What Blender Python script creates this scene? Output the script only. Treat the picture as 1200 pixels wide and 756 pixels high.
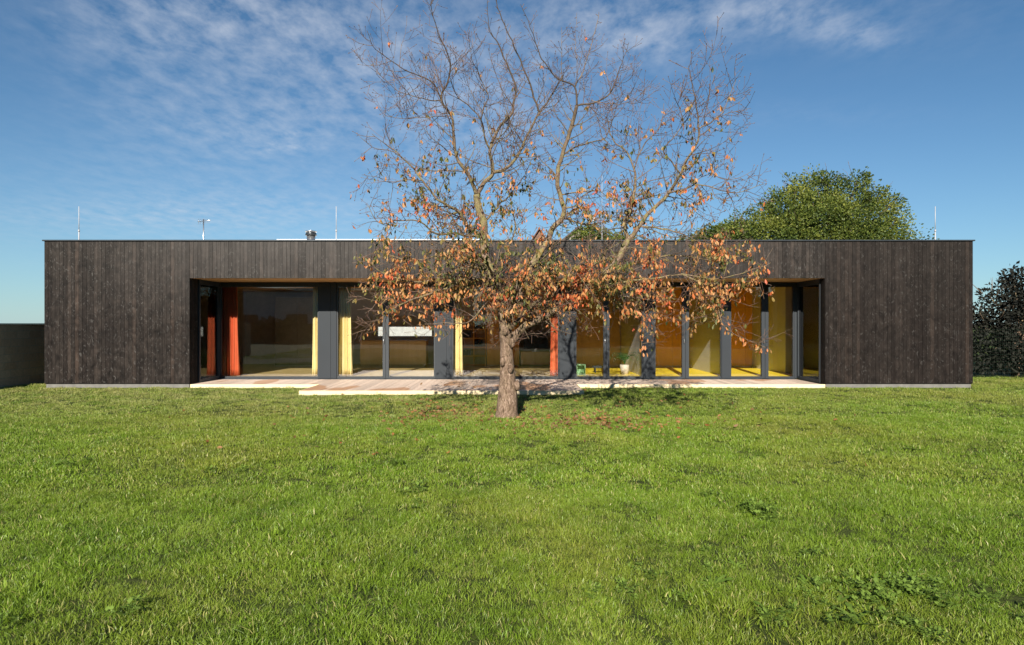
import bpy, math, random
import numpy as np
from mathutils import Vector, Matrix, Quaternion, noise as mnoise

R = math.radians
rng = np.random.default_rng(7)
random.seed(7)
for o in list(bpy.data.objects):
    bpy.data.objects.remove(o)
S = bpy.context.scene
COL = S.collection

# ------------------------------------------------------------------ camera
EYE = 1.6
F = 740.0
cam_d = bpy.data.cameras.new('camera')
cam = bpy.data.objects.new('camera', cam_d)
COL.objects.link(cam)
cam.location = (0, 0, EYE)
cam.rotation_euler = (R(90), 0, 0)
cam_d.sensor_width = 36
cam_d.lens = 36 * F / 1200
cam_d.shift_y = 0.0008
cam_d.clip_end = 3000
S.camera = cam

# ------------------------------------------------------------------ world, sun, exposure
SUN_EL = R(27.8)
SUN_AZ = R(7.0)      # sun stands behind the camera, this far to its left
W = bpy.data.worlds.new('World')
S.world = W
W.use_nodes = True
wn = W.node_tree
wn.nodes.clear()


def N(t, kind, **kw):
    n = t.nodes.new(kind)
    for k, v in kw.items():
        if k in n.bl_rna.properties:
            setattr(n, k, v)
        else:
            n.inputs[k].default_value = v
    return n


def L(t, a, b):
    t.links.new(a, b)


def mth(t, op, a, b=None, c=None, clamp=False):
    n = t.nodes.new('ShaderNodeMath')
    n.operation = op
    n.use_clamp = clamp
    for i, v in enumerate((a, b, c)):
        if v is None:
            continue
        if isinstance(v, (int, float)):
            n.inputs[i].default_value = v
        else:
            t.links.new(v, n.inputs[i])
    return n.outputs[0]


sky = wn.nodes.new('ShaderNodeTexSky')
sky.sky_type = 'NISHITA'
sky.sun_disc = False
sky.sun_elevation = SUN_EL
sky.sun_rotation = R(180) + SUN_AZ
sky.altitude = 300
sky.air_density = 1.0
sky.dust_density = 0.15
sky.ozone_density = 4.0
tc = wn.nodes.new('ShaderNodeTexCoord')
sep = wn.nodes.new('ShaderNodeSeparateXYZ')
L(wn, tc.outputs['Generated'], sep.inputs[0])
zc = mth(wn, 'ADD', mth(wn, 'MAXIMUM', sep.outputs[2], 0.0), 0.10)
px = mth(wn, 'DIVIDE', sep.outputs[0], zc)
py = mth(wn, 'DIVIDE', sep.outputs[1], zc)
cmb = wn.nodes.new('ShaderNodeCombineXYZ')
L(wn, px, cmb.inputs[0])
L(wn, py, cmb.inputs[1])
big = N(wn, 'ShaderNodeTexNoise', Scale=0.75, Detail=3.0, Roughness=0.5)
fine = N(wn, 'ShaderNodeTexNoise', Scale=11.0, Detail=10.0, Roughness=0.60, Distortion=0.1)
mp = wn.nodes.new('ShaderNodeMapping')
mp.inputs['Location'].default_value = (3.1, 1.4, 0)
mp.inputs['Rotation'].default_value = (0, 0, R(25))
mp.inputs['Scale'].default_value = (1.1, 0.75, 1)
L(wn, cmb.outputs[0], mp.inputs[0])
L(wn, cmb.outputs[0], big.inputs['Vector'])
L(wn, mp.outputs[0], fine.inputs['Vector'])
ay = mth(wn, 'MAXIMUM', sep.outputs[1], 0.05)
u = mth(wn, 'DIVIDE', sep.outputs[0], ay)
v = mth(wn, 'DIVIDE', sep.outputs[2], ay)


def bank(u0, v0, su, sv, amp):
    a = mth(wn, 'POWER', mth(wn, 'DIVIDE', mth(wn, 'SUBTRACT', u, u0), su), 2)
    b = mth(wn, 'POWER', mth(wn, 'DIVIDE', mth(wn, 'SUBTRACT', v, v0), sv), 2)
    a.node.inputs[0].default_value = 0
    e = mth(wn, 'EXPONENT', mth(wn, 'MULTIPLY', mth(wn, 'ADD', mth(wn, 'ABSOLUTE', a), mth(wn, 'ABSOLUTE', b)), -1.0))
    return mth(wn, 'MULTIPLY', e, amp)


# cirrus banks: (direction east, direction up, width, height, strength)
BANKS = [(-0.45, 0.50, 0.30, 0.07, .75), (-0.36, 0.38, 0.26, 0.09, .55), (-0.12, 0.42, 0.22, 0.12, .6), (-0.40, 0.19, 0.5, 0.10, .30), (-0.60, 0.42, 0.14, 0.10, .30),
         (-0.05, 0.32, 0.14, 0.06, .35), (0.16, 0.48, 0.14, 0.08, .75), (0.40, 0.49, 0.13, 0.035, .85),
         (0.24, 0.44, 0.09, 0.03, .4), (0.55, 0.455, 0.07, 0.025, .7), (0.62, 0.5, 0.25, 0.08, .18),
         (-0.36, 0.278, 0.05, 0.008, .75), (-0.34, 0.30, 0.05, 0.008, .5), (-0.44, 0.31, 0.14, 0.05, .35), (-0.55, 0.17, 0.35, 0.03, .35),
         (0.35, 0.33, 0.30, 0.02, .15)]
tot = None
for b in BANKS:
    g = bank(*b)
    tot = g if tot is None else mth(wn, 'ADD', tot, g)
f1 = mth(wn, 'SUBTRACT', fine.outputs[0], 0.34)
f1 = mth(wn, 'MULTIPLY', f1, 2.5, clamp=True)
f2 = mth(wn, 'MULTIPLY', mth(wn, 'SUBTRACT', big.outputs[0], 0.30), 2.6, clamp=True)
msk = mth(wn, 'MULTIPLY', mth(wn, 'MULTIPLY', f1, mth(wn, 'ADD', mth(wn, 'MULTIPLY', f2, .5), .5)), tot, clamp=True)
msk = mth(wn, 'MULTIPLY', msk, 0.72)
mix = N(wn, 'ShaderNodeMix', data_type='RGBA')
L(wn, msk, mix.inputs[0])
tint = N(wn, 'ShaderNodeMix', data_type='RGBA')
tint.blend_type = 'MULTIPLY'
tint.inputs[0].default_value = 1.0
tint.inputs[7].default_value = (.54, .83, .93, 1)
L(wn, sky.outputs[0], tint.inputs[6])
L(wn, tint.outputs[2], mix.inputs[6])
mix.inputs[7].default_value = (6.6, 7.0, 7.8, 1)
bg = N(wn, 'ShaderNodeBackground', Strength=0.053)
wo = wn.nodes.new('ShaderNodeOutputWorld')
hz_ = N(wn, 'ShaderNodeMix', data_type='RGBA')
L(wn, mth(wn, 'MULTIPLY', mth(wn, 'EXPONENT', mth(wn, 'MULTIPLY', mth(wn, 'ABSOLUTE', v), -5.2)), .50), hz_.inputs[0])
L(wn, mix.outputs[2], hz_.inputs[6])
hz_.inputs[7].default_value = (5.0, 6.2, 7.0, 1)
L(wn, hz_.outputs[2], bg.inputs[0])
L(wn, bg.outputs[0], wo.inputs[0])

sd = bpy.data.lights.new('sun', 'SUN')
sd.energy = 5.0
sd.angle = R(0.5)
sd.color = (1.0, 0.93, 0.82)
sun = bpy.data.objects.new('sun', sd)
COL.objects.link(sun)
to_sun = Vector((-math.sin(SUN_AZ) * math.cos(SUN_EL), -math.cos(SUN_AZ) * math.cos(SUN_EL), math.sin(SUN_EL)))
sun.rotation_euler = to_sun.to_track_quat('Z', 'Y').to_euler()
sun.location = (-5, -20, 15)

S.view_settings.view_transform = 'Standard'
S.view_settings.look = 'None'
S.view_settings.exposure = 1.0
S.view_settings.gamma = 1
S.cycles.max_bounces = 10
S.cycles.transparent_max_bounces = 24
S.cycles.caustics_reflective = False
S.cycles.caustics_refractive = False

# ------------------------------------------------------------------ helpers


def P(x, y, D):
    """point seen at photo pixel (x, y) at distance D; used only to measure the place"""
    return Vector(((x - 600) * D / F, D, EYE - (y - 379) * D / F))


def tag(o, label=None, cat=None, group=None, kind=None):
    for k, v_ in (('label', label), ('category', cat), ('group', group), ('kind', kind)):
        if v_:
            o[k] = v_
    return o


def empty(name, loc, label, cat, group=None):
    o = bpy.data.objects.new(name, None)
    o.empty_display_size = 0.2
    COL.objects.link(o)
    o.location = loc
    return tag(o, label, cat, group)


class MB:
    """collects pieces in world coordinates, builds one mesh"""

    def __init__(s):
        s.v = []
        s.f = []
        s.m = []
        s.a = []
        s.n = 0
        s.smooth = []

    def add(s, verts, faces, mi=0, attr=0.0, smooth=False):
        verts = np.asarray(verts, float).reshape(-1, 3)
        s.v.append(verts)
        for f in faces:
            s.f.append(tuple(i + s.n for i in f))
            s.m.append(mi)
            s.smooth.append(smooth)
        if np.ndim(attr) == 0:
            s.a.append(np.full(len(verts), attr))
        else:
            s.a.append(np.asarray(attr))
        s.n += len(verts)

    def box(s, x0, x1, y0, y1, z0, z1, mi=0, attr=0.0, bev=0.0):
        if bev:
            b = bev
            ring = lambda e, z: [(x0 + e, y0 + e, z), (x1 - e, y0 + e, z), (x1 - e, y1 - e, z), (x0 + e, y1 - e, z)]
            vs = ring(b, z0) + ring(0, z0 + b) + ring(0, z1 - b) + ring(b, z1)
            fs = [(3, 2, 1, 0), (12, 13, 14, 15)]
            for k in range(3):
                for i in range(4):
                    j = (i + 1) % 4
                    fs.append((k * 4 + i, k * 4 + j, k * 4 + 4 + j, k * 4 + 4 + i))
            s.add(vs, fs, mi, attr)
            return
        vs = [(x0, y0, z0), (x1, y0, z0), (x1, y1, z0), (x0, y1, z0), (x0, y0, z1), (x1, y0, z1), (x1, y1, z1), (x0, y1, z1)]
        s.add(vs, [(3, 2, 1, 0), (4, 5, 6, 7), (0, 1, 5, 4), (1, 2, 6, 5), (2, 3, 7, 6), (3, 0, 4, 7)], mi, attr)

    def tube(s, pts, rad, n=6, mi=0, attr=0.0, cap=True, bump=None):
        pts = [Vector(p) for p in pts]
        m = len(pts)
        if np.ndim(rad) == 0:
            rad = [rad] * m
        t = (pts[1] - pts[0]).normalized()
        up = Vector((0, 0, 1)) if abs(t.z) < .9 else Vector((1, 0, 0))
        a = t.cross(up).normalized()
        vs = []
        for i, p in enumerate(pts):
            if i == 0:
                tt = pts[1] - pts[0]
            elif i == m - 1:
                tt = pts[-1] - pts[-2]
            else:
                tt = pts[i + 1] - pts[i - 1]
            if tt.length < 1e-9:
                tt = t
            tt = tt.normalized()
            a = (a - tt * a.dot(tt))
            if a.length < 1e-6:
                a = tt.orthogonal()
            a.normalize()
            b = tt.cross(a)
            for k in range(n):
                th = 2 * math.pi * k / n
                r_ = rad[i]
                if bump:
                    r_ *= bump(p, th, i)
                vs.append(p + (a * math.cos(th) + b * math.sin(th)) * r_)
        fs = []
        for i in range(m - 1):
            for k in range(n):
                j = (k + 1) % n
                fs.append((i * n + k, i * n + j, (i + 1) * n + j, (i + 1) * n + k))
        if cap:
            fs.append(tuple(range(n))[::-1])
            fs.append(tuple((m - 1) * n + k for k in range(n)))
        s.add(vs, fs, mi, attr, smooth=True)

    def build(s, name, mats, parent=None, loc=None):
        me = bpy.data.meshes.new(name)
        V = np.concatenate(s.v)
        off = Vector((0, 0, 0))
        if parent is not None:
            off = WORLD_LOC(parent)
        elif loc is not None:
            off = Vector(loc)
        V = V - np.array(off)
        me.from_pydata(V.tolist(), [], s.f)
        if not isinstance(mats, (list, tuple)):
            mats = [mats]
        for m_ in mats:
            me.materials.append(m_)
        me.polygons.foreach_set('material_index', s.m)
        me.polygons.foreach_set('use_smooth', s.smooth)
        at = me.attributes.new('rnd', 'FLOAT', 'POINT')
        at.data.foreach_set('value', np.concatenate(s.a).astype(np.float32))
        me.update()
        o = bpy.data.objects.new(name, me)
        COL.objects.link(o)
        if parent is not None:
            o.parent = parent
        elif loc is not None:
            o.location = loc
        return o


def WORLD_LOC(o):
    v_ = Vector(o.location)
    while o.parent:
        o = o.parent
        v_ += Vector(o.location)
    return v_


# ------------------------------------------------------------------ materials
def newmat(name):
    m = bpy.data.materials.new(name)
    m.use_nodes = True
    t = m.node_tree
    b = t.nodes['Principled BSDF']
    return m, t, b


def ramp(t, fac, stops):
    n = t.nodes.new('ShaderNodeValToRGB')
    e = n.color_ramp.elements
    while len(e) > 1:
        e.remove(e[-1])
    e[0].position = stops[0][0]
    e[0].color = (*stops[0][1], 1)
    for p_, c in stops[1:]:
        x = e.new(p_)
        x.color = (*c, 1)
    L(t, fac, n.inputs[0])
    return n.outputs[0]


def coords(t, scale=(1, 1, 1), rot=(0, 0, 0)):
    g = t.nodes.new('ShaderNodeNewGeometry')
    m = t.nodes.new('ShaderNodeMapping')
    m.inputs['Scale'].default_value = scale
    m.inputs['Rotation'].default_value = rot
    L(t, g.outputs['Position'], m.inputs[0])
    return m.outputs[0]


def noise(t, vec, scale, detail=4, rough=.55, dist=0):
    n = N(t, 'ShaderNodeTexNoise', Scale=float(scale), Detail=float(detail), Roughness=float(rough), Distortion=float(dist))
    L(t, vec, n.inputs['Vector'])
    return n.outputs[0]


def mixc(t, fac, a, b, mode='MIX'):
    n = N(t, 'ShaderNodeMix', data_type='RGBA')
    n.blend_type = mode
    for sck, v_ in ((n.inputs[0], fac), (n.inputs[6], a), (n.inputs[7], b)):
        if isinstance(v_, (int, float)):
            sck.default_value = v_
        elif isinstance(v_, tuple):
            sck.default_value = (*v_, 1)
        else:
            L(t, v_, sck)
    return n.outputs[2]


def bumpn(t, b, h, dist, strength=1.0):
    n = N(t, 'ShaderNodeBump', Strength=strength, Distance=dist)
    L(t, h, n.inputs['Height'])
    L(t, n.outputs[0], b.inputs['Normal'])


def attr(t, name='rnd'):
    n = t.nodes.new('ShaderNodeAttribute')
    n.attribute_name = name
    return n.outputs['Fac']


def plain(name, col, rough=.6, metal=0.0, var=.15, scale=6.0, spec=.5):
    m, t, b = newmat(name)
    c = coords(t)
    n = noise(t, c, scale, 5)
    lo = tuple(x * (1 - var) for x in col)
    hi = tuple(min(1, x * (1 + var)) for x in col)
    L(t, ramp(t, n, [(.3, lo), (.7, hi)]), b.inputs['Base Color'])
    b.inputs['Roughness'].default_value = rough
    b.inputs['Metallic'].default_value = metal
    b.inputs['Specular IOR Level'].default_value = spec
    return m


def cladding_mat():
    m, t, b = newmat('weathered_black_cladding')
    r = attr(t)
    g = t.nodes.new('ShaderNodeNewGeometry')
    sp = t.nodes.new('ShaderNodeSeparateXYZ')
    L(t, g.outputs['Position'], sp.inputs[0])
    # each board shifts the grain by its own number
    cm = t.nodes.new('ShaderNodeCombineXYZ')
    L(t, mth(t, 'ADD', mth(t, 'MULTIPLY', sp.outputs[0], 1.0), mth(t, 'MULTIPLY', r, 57.0)), cm.inputs[0])
    L(t, mth(t, 'MULTIPLY', sp.outputs[1], 1.0), cm.inputs[1])
    L(t, mth(t, 'ADD', sp.outputs[2], mth(t, 'MULTIPLY', r, 31.0)), cm.inputs[2])
    mpp = t.nodes.new('ShaderNodeMapping')
    mpp.inputs['Scale'].default_value = (38, 38, 1.6)
    L(t, cm.outputs[0], mpp.inputs[0])
    grain = noise(t, mpp.outputs[0], 1.0, 6, .65, .6)
    # knots and scars
    mk = t.nodes.new('ShaderNodeMapping')
    mk.inputs['Scale'].default_value = (5, 5, 3.2)
    L(t, cm.outputs[0], mk.inputs[0])
    vor = N(t, 'ShaderNodeTexNoise', Scale=1.5, Detail=4.0, Roughness=.62, Distortion=3.0)
    L(t, mk.outputs[0], vor.inputs['Vector'])
    knot = mth(t, 'MULTIPLY', mth(t, 'SUBTRACT', vor.outputs[0], .57), 8.0, clamp=True)
    mot = noise(t, coords(t, (1, 1, .7)), 5.5, 4, .6, .8)
    # boards vary from near black to brown grey
    base = ramp(t, r, [(0, (.0085, .0070, .0064)), (.25, (.0105, .0090, .0083)), (.55, (.0135, .0115, .0104)), (.8, (.0170, .0142, .0128)), (.97, (.0225, .0170, .0142)), (1, (.011, .0095, .009))])
    gcol = mixc(t, mth(t, 'MULTIPLY', grain, 1.0), (.25, .25, .25), (2.3, 2.2, 2.1))
    c = mixc(t, 1.0, base, gcol, 'MULTIPLY')
    c = mixc(t, 1.0, c, ramp(t, mot, [(.32, (.45, .45, .45)), (.68, (1.75, 1.7, 1.65))]), 'MULTIPLY')
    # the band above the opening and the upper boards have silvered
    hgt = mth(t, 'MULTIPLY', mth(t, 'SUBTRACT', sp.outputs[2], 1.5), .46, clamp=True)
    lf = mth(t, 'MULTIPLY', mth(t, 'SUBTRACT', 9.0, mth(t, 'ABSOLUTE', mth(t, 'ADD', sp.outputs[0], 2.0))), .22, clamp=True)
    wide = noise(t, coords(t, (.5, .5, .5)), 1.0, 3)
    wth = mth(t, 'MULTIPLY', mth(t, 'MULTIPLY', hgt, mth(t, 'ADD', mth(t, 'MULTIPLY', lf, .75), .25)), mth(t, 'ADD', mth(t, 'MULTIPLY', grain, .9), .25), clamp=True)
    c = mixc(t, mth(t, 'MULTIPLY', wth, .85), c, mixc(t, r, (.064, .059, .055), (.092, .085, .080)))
    c = mixc(t, mth(t, 'MULTIPLY', mth(t, 'MULTIPLY', knot, mth(t, 'ADD', grain, .25)), .95), c, (.085, .080, .074))
    c = mixc(t, mth(t, 'MULTIPLY', mth(t, 'SUBTRACT', wide, .5), 1.5, clamp=True), c, (.010, .0085, .008))
    # the right wing was stained darker
    rw = mth(t, 'GREATER_THAN', sp.outputs[0], 7.93)
    c = mixc(t, mth(t, 'MULTIPLY', rw, .42), c, (.008, .0055, .0045))
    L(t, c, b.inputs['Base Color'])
    b.inputs['Roughness'].default_value = .85
    b.inputs['Specular IOR Level'].default_value = .12
    bumpn(t, b, grain, .004, .8)
    return m


def wood_mat(name, dark, light, sc=(3, 60, 60), rough=.55, board=True, bump=.002):
    m, t, b = newmat(name)
    c = coords(t, sc)
    g = noise(t, c, 1.0, 6, .6, .7)
    r = attr(t)
    col = ramp(t, g, [(.25, dark), (.75, light)])
    if board:
        k = mth(t, 'ADD', mth(t, 'MULTIPLY', r, .5), .72)
        cc = t.nodes.new('ShaderNodeCombineColor')
        for i in range(3):
            L(t, k, cc.inputs[i])
        col = mixc(t, 1.0, col, cc.outputs[0], 'MULTIPLY')
    L(t, col, b.inputs['Base Color'])
    b.inputs['Roughness'].default_value = rough
    bumpn(t, b, g, bump, .6)
    return m


def deck_mat():
    m, t, b = newmat('larch_decking')
    g = noise(t, coords(t, (60, 2.5, 60)), 1.0, 6, .6, .5)
    r = attr(t)
    col = ramp(t, g, [(.25, (.46, .35, .275)), (.75, (.66, .52, .42))])
    k = mth(t, 'ADD', mth(t, 'MULTIPLY', r, .35), .80)
    cc = t.nodes.new('ShaderNodeCombineColor')
    for i in range(3):
        L(t, k, cc.inputs[i])
    col = mixc(t, 1.0, col, cc.outputs[0], 'MULTIPLY')
    w = noise(t, coords(t, (.9, .35, 1), (0, 0, R(-35))), 1.0, 2, .4)
    wet = mth(t, 'MULTIPLY', mth(t, 'SUBTRACT', w, .585), 30.0, clamp=True)
    col = mixc(t, mth(t, 'MULTIPLY', wet, .8), col, (.36, .17, .07))
    L(t, col, b.inputs['Base Color'])
    b.inputs['Roughness'].default_value = .6
    bumpn(t, b, g, .002, .5)
    return m


def bark_mat(name, pale=False):
    m, t, b = newmat(name)
    g = noise(t, coords(t, (1, 1, .35)), 34, 8, .7, 1.2)
    g2 = noise(t, coords(t), 4.5, 5, .6)
    col = ramp(t, g, [(.30, (.030, .018, .012)), (.46, (.12, .078, .052)), (.60, (.27, .19, .14)), (.78, (.46, .36, .29))])
    lich = noise(t, coords(t), 9, 7, .7)
    g3 = t.nodes.new('ShaderNodeNewGeometry')
    sp = t.nodes.new('ShaderNodeSeparateXYZ')
    L(t, g3.outputs['Position'], sp.inputs[0])
    up = mth(t, 'MULTIPLY', mth(t, 'SUBTRACT', sp.outputs[2], 1.3), 1.2, clamp=True)
    lm = mth(t, 'MULTIPLY', mth(t, 'MULTIPLY', mth(t, 'SUBTRACT', lich, .44), 6.0, clamp=True), mth(t, 'MULTIPLY', mth(t, 'ADD', mth(t, 'MULTIPLY', up, .8), .08), mth(t, 'MULTIPLY', mth(t, 'SUBTRACT', 5.6, sp.outputs[2]), .55, clamp=True)))
    col = mixc(t, mth(t, 'MULTIPLY', mth(t, 'SUBTRACT', sp.outputs[2], 3.6), .4, clamp=True), col, mixc(t, g, (.03, .022, .016), (.10, .075, .055)))
    col = mixc(t, lm, col, mixc(t, g2, (.13, .12, .035), (.24, .21, .09)))
    L(t, col, b.inputs['Base Color'])
    b.inputs['Roughness'].default_value = .9
    b.inputs['Specular IOR Level'].default_value = .2
    bumpn(t, b, g, .02, 1.0)
    return m


def twig_mat():
    m, t, b = newmat('cherry_twig')
    r = attr(t)                              # 0 limb wood ... 1 young red shoots
    n = noise(t, coords(t), 8, 4)
    old = ramp(t, n, [(.35, (.06, .045, .03)), (.6, (.14, .12, .06))])
    yng = ramp(t, n, [(.35, (.085, .042, .028)), (.65, (.19, .115, .080))])
    L(t, mixc(t, r, old, yng), b.inputs['Base Color'])
    b.inputs['Roughness'].default_value = .6
    return m


def leaf_mat(name, stops, transl=.35, rough=.5, size_noise=40):
    m = bpy.data.materials.new(name)
    m.use_nodes = True
    t = m.node_tree
    b = t.nodes['Principled BSDF']
    r = attr(t)
    col = ramp(t, r, stops)
    n = noise(t, coords(t), size_noise, 4, .6)
    v_ = mixc(t, n, (.6, .58, .55), (1.35, 1.35, 1.35))
    col = mixc(t, 1.0, col, v_, 'MULTIPLY')
    L(t, col, b.inputs['Base Color'])
    b.inputs['Roughness'].default_value = rough
    b.inputs['Specular IOR Level'].default_value = .35
    tr = t.nodes.new('ShaderNodeBsdfTranslucent')
    L(t, col, tr.inputs[0])
    mx = N(t, 'ShaderNodeMixShader', Fac=transl)
    L(t, b.outputs[0], mx.inputs[1])
    L(t, tr.outputs[0], mx.inputs[2])
    L(t, mx.outputs[0], t.nodes['Material Output'].inputs[0])
    return m


def glass_mat(name='window_glass', tint=(.985, .99, .985)):
    m = bpy.data.materials.new(name)
    m.use_nodes = True
    t = m.node_tree
    t.nodes.remove(t.nodes['Principled BSDF'])
    tr = t.nodes.new('ShaderNodeBsdfTransparent')
    tr.inputs[0].default_value = (*tint, 1)
    gl = N(t, 'ShaderNodeBsdfGlossy', Roughness=0.0)
    fr = N(t, 'ShaderNodeFresnel', IOR=1.52)
    k = mth(t, 'MULTIPLY', fr.outputs[0], 1.8, clamp=True)
    nz = noise(t, coords(t, (.6, .6, .6)), 1.0, 1)
    bp = N(t, 'ShaderNodeBump', Strength=.15, Distance=.02)
    L(t, nz, bp.inputs['Height'])
    L(t, bp.outputs[0], gl.inputs['Normal'])
    mx = t.nodes.new('ShaderNodeMixShader')
    L(t, k, mx.inputs[0])
    L(t, tr.outputs[0], mx.inputs[1])
    L(t, gl.outputs[0], mx.inputs[2])
    L(t, mx.outputs[0], t.nodes['Material Output'].inputs[0])
    return m


def ground_mat():
    m, t, b = newmat('lawn_soil')
    c = coords(t)
    a = noise(t, c, .55, 4)
    d = noise(t, c, 26, 6, .7)
    g = ramp(t, a, [(.35, (.035, .055, .012)), (.65, (.060, .075, .018))])
    g = mixc(t, mth(t, 'MULTIPLY', mth(t, 'SUBTRACT', d, .45), 3, clamp=True), g, (.055, .055, .022))
    L(t, g, b.inputs['Base Color'])
    b.inputs['Roughness'].default_value = .95
    b.inputs['Specular IOR Level'].default_value = .1
    bumpn(t, b, d, .03, 1)
    return m


def grass_mat(name='grass_blades', dry=0.0):
    m = bpy.data.materials.new(name)
    m.use_nodes = True
    t = m.node_tree
    b = t.nodes['Principled BSDF']
    r = attr(t)
    oi = t.nodes.new('ShaderNodeObjectInfo')
    c = coords(t)
    a = noise(t, c, .32, 3, .5)
    d = noise(t, c, 1.7, 4, .6)
    e = noise(t, c, 1.1, 5, .65)
    g = ramp(t, d, [(.30, (.112, .192, .014)), (.5, (.165, .260, .020)), (.72, (.22, .305, .036))])
    y = mth(t, 'MULTIPLY', mth(t, 'SUBTRACT', mth(t, 'ADD', a, mth(t, 'MULTIPLY', oi.outputs['Random'], .16)), .53), 4.0, clamp=True)
    g = mixc(t, mth(t, 'MULTIPLY', y, .62), g, (.27, .26, .045))
    gp = t.nodes.new('ShaderNodeNewGeometry')
    sg = t.nodes.new('ShaderNodeSeparateXYZ')
    L(t, gp.outputs['Position'], sg.inputs[0])
    # the turf by the house, left of the terrace, is thin and dry
    hy = mth(t, 'MULTIPLY', mth(t, 'SUBTRACT', sg.outputs[1], 9.5), .25, clamp=True)
    hx_ = mth(t, 'MULTIPLY', mth(t, 'SUBTRACT', 1.0, mth(t, 'MULTIPLY', sg.outputs[0], .35)), 1.0, clamp=True)
    hm = mth(t, 'MULTIPLY', mth(t, 'MULTIPLY', hy, mth(t, 'ADD', mth(t, 'MULTIPLY', hx_, .65), .2)), mth(t, 'MULTIPLY', mth(t, 'SUBTRACT', d, .33), 3.5, clamp=True))
    g = mixc(t, mth(t, 'MULTIPLY', hm, .85), g, (.34, .315, .12))
    dk = mth(t, 'MULTIPLY', mth(t, 'SUBTRACT', mth(t, 'ADD', e, mth(t, 'MULTIPLY', oi.outputs['Random'], .10)), .555), 4.0, clamp=True)
    g = mixc(t, mth(t, 'MULTIPLY', dk, .45), g, (.045, .10, .014))
    # single dead blades
    dead = mth(t, 'GREATER_THAN', r, .90)
    g = mixc(t, mth(t, 'MULTIPLY', dead, .75), g, (.36, .31, .13))
    k = mixc(t, r, (.80, .80, .80), (1.18, 1.18, 1.15))
    g = mixc(t, 1.0, g, k, 'MULTIPLY')
    L(t, g, b.inputs['Base Color'])
    b.inputs['Roughness'].default_value = .45
    b.inputs['Specular IOR Level'].default_value = .4
    tr = t.nodes.new('ShaderNodeBsdfTranslucent')
    L(t, g, tr.inputs[0])
    mx = N(t, 'ShaderNodeMixShader', Fac=.30)
    L(t, b.outputs[0], mx.inputs[1])
    L(t, tr.outputs[0], mx.inputs[2])
    L(t, mx.outputs[0], t.nodes['Material Output'].inputs[0])
    return m


M = {}
M['clad'] = cladding_mat()
M['back'] = plain('dark_backing', (.008, .007, .006), .9)
M['plinth'] = plain('concrete_plinth', (.135, .130, .118), .9, var=.2)
M['coping'] = plain('coping_metal', (.05, .055, .06), .35, .6)
M['frame'] = plain('window_frame_paint', (.012, .017, .022), .55, var=.06)
M['panel'] = plain('grey_panel', (.0092, .0138, .0190), .7, var=.10, scale=1.2)
M['roof'] = plain('roof_membrane', (.5, .5, .5), .8)
M['steel'] = plain('stainless_steel', (.55, .55, .55), .28, .9)
M['white'] = plain('white_paint', (.78, .78, .76), .6, var=.04)
M['soffit'] = wood_mat('larch_soffit', (.60, .33, .12), (.76, .45, .19), (2, 60, 60), .5)
M['rod'] = plain('galvanised_rod', (.33, .33, .34), .6)
M['yellowfloor'] = plain('yellow_floor', (.93, .70, .05), .4, var=.06)
M['darkfloor'] = plain('dark_floor', (.44, .33, .14), .4, var=.15)
M['ply'] = wood_mat('plywood_wall', (.70, .30, .035), (.84, .40, .06), (8, 8, 1.2), .5, False, .0005)
M['plybrown'] = wood_mat('brown_plywood', (.50, .29, .12), (.62, .38, .17), (8, 8, 1.2), .5, False, .0005)
M['oak'] = wood_mat('oak_front', (.66, .43, .18), (.78, .54, .26), (8, 8, 1.2), .5, False, .0005)
M['green'] = plain('pale_green_plaster', (.50, .49, .50), .8, var=.04)
M['living'] = plain('living_room_plaster', (.58, .50, .40), .8, var=.1)
M['glass'] = glass_mat()
M['deck'] = deck_mat()
M['edge'] = wood_mat('deck_edge_wood', (.60, .47, .27), (.78, .64, .40), (2, 60, 60), .6)
M['bark'] = bark_mat('cherry_bark')
M['twig'] = twig_mat()
M['orange'] = plain('orange_cloth', (.62, .135, .050), .85, var=.08)
M['yellow'] = plain('yellow_cloth', (.80, .66, .32), .85, var=.06)
M['dark'] = plain('dark_cloth', (.03, .035, .045), .8)
M['brick'] = None

# ------------------------------------------------------------------ ground


def gh(x, y):
    x = np.asarray(x, float)
    y = np.asarray(y, float)
    b = .018 * np.sin(x * 1.1 + .7 * y) + .014 * np.sin(x * .43 - y * 1.3 + 1) + .012 * np.sin(2.3 * x + 1.9 * y + 2)
    fade = np.clip((16.0 - y) / 4, 0, 1)
    return -0.035 + b * fade * np.clip((22 - np.abs(x)) / 6, 0, 1)


xs = np.concatenate([[-600, -200, -80, -40], np.linspace(-24, 24, 161), [40, 80, 200, 600]])
ys = np.concatenate([[-400, -150, -60, -30], np.linspace(-12, 26, 140), [40, 80, 200, 900]])
XX, YY = np.meshgrid(xs, ys)
ZZ = gh(XX, YY)
vv = np.stack([XX, YY, ZZ], -1).reshape(-1, 3)
nx_ = len(xs)
fc = []
for j in range(len(ys) - 1):
    for i in range(nx_ - 1):
        a_ = j * nx_ + i
        fc.append((a_, a_ + 1, a_ + 1 + nx_, a_ + nx_))
mb = MB()
mb.add(vv, fc, smooth=True)
g_ = mb.build('ground', ground_mat())
tag(g_, kind='structure')

# ------------------------------------------------------------------ house
XL, XR = -11.85, 11.68          # outer faces
YF, YB = 16.0, 23.4             # facade, back wall
ZT = 3.68
OL, OR = -8.17, 7.935           # opening in the facade
SOF = 2.746
YG = 17.6                       # glass line
ZD = .055                       # deck top
ZFL = .11

house = empty('house', (0, YF, 0), 'long low flat-roofed house clad in dark vertical boards with a glazed recess', 'house')


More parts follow.
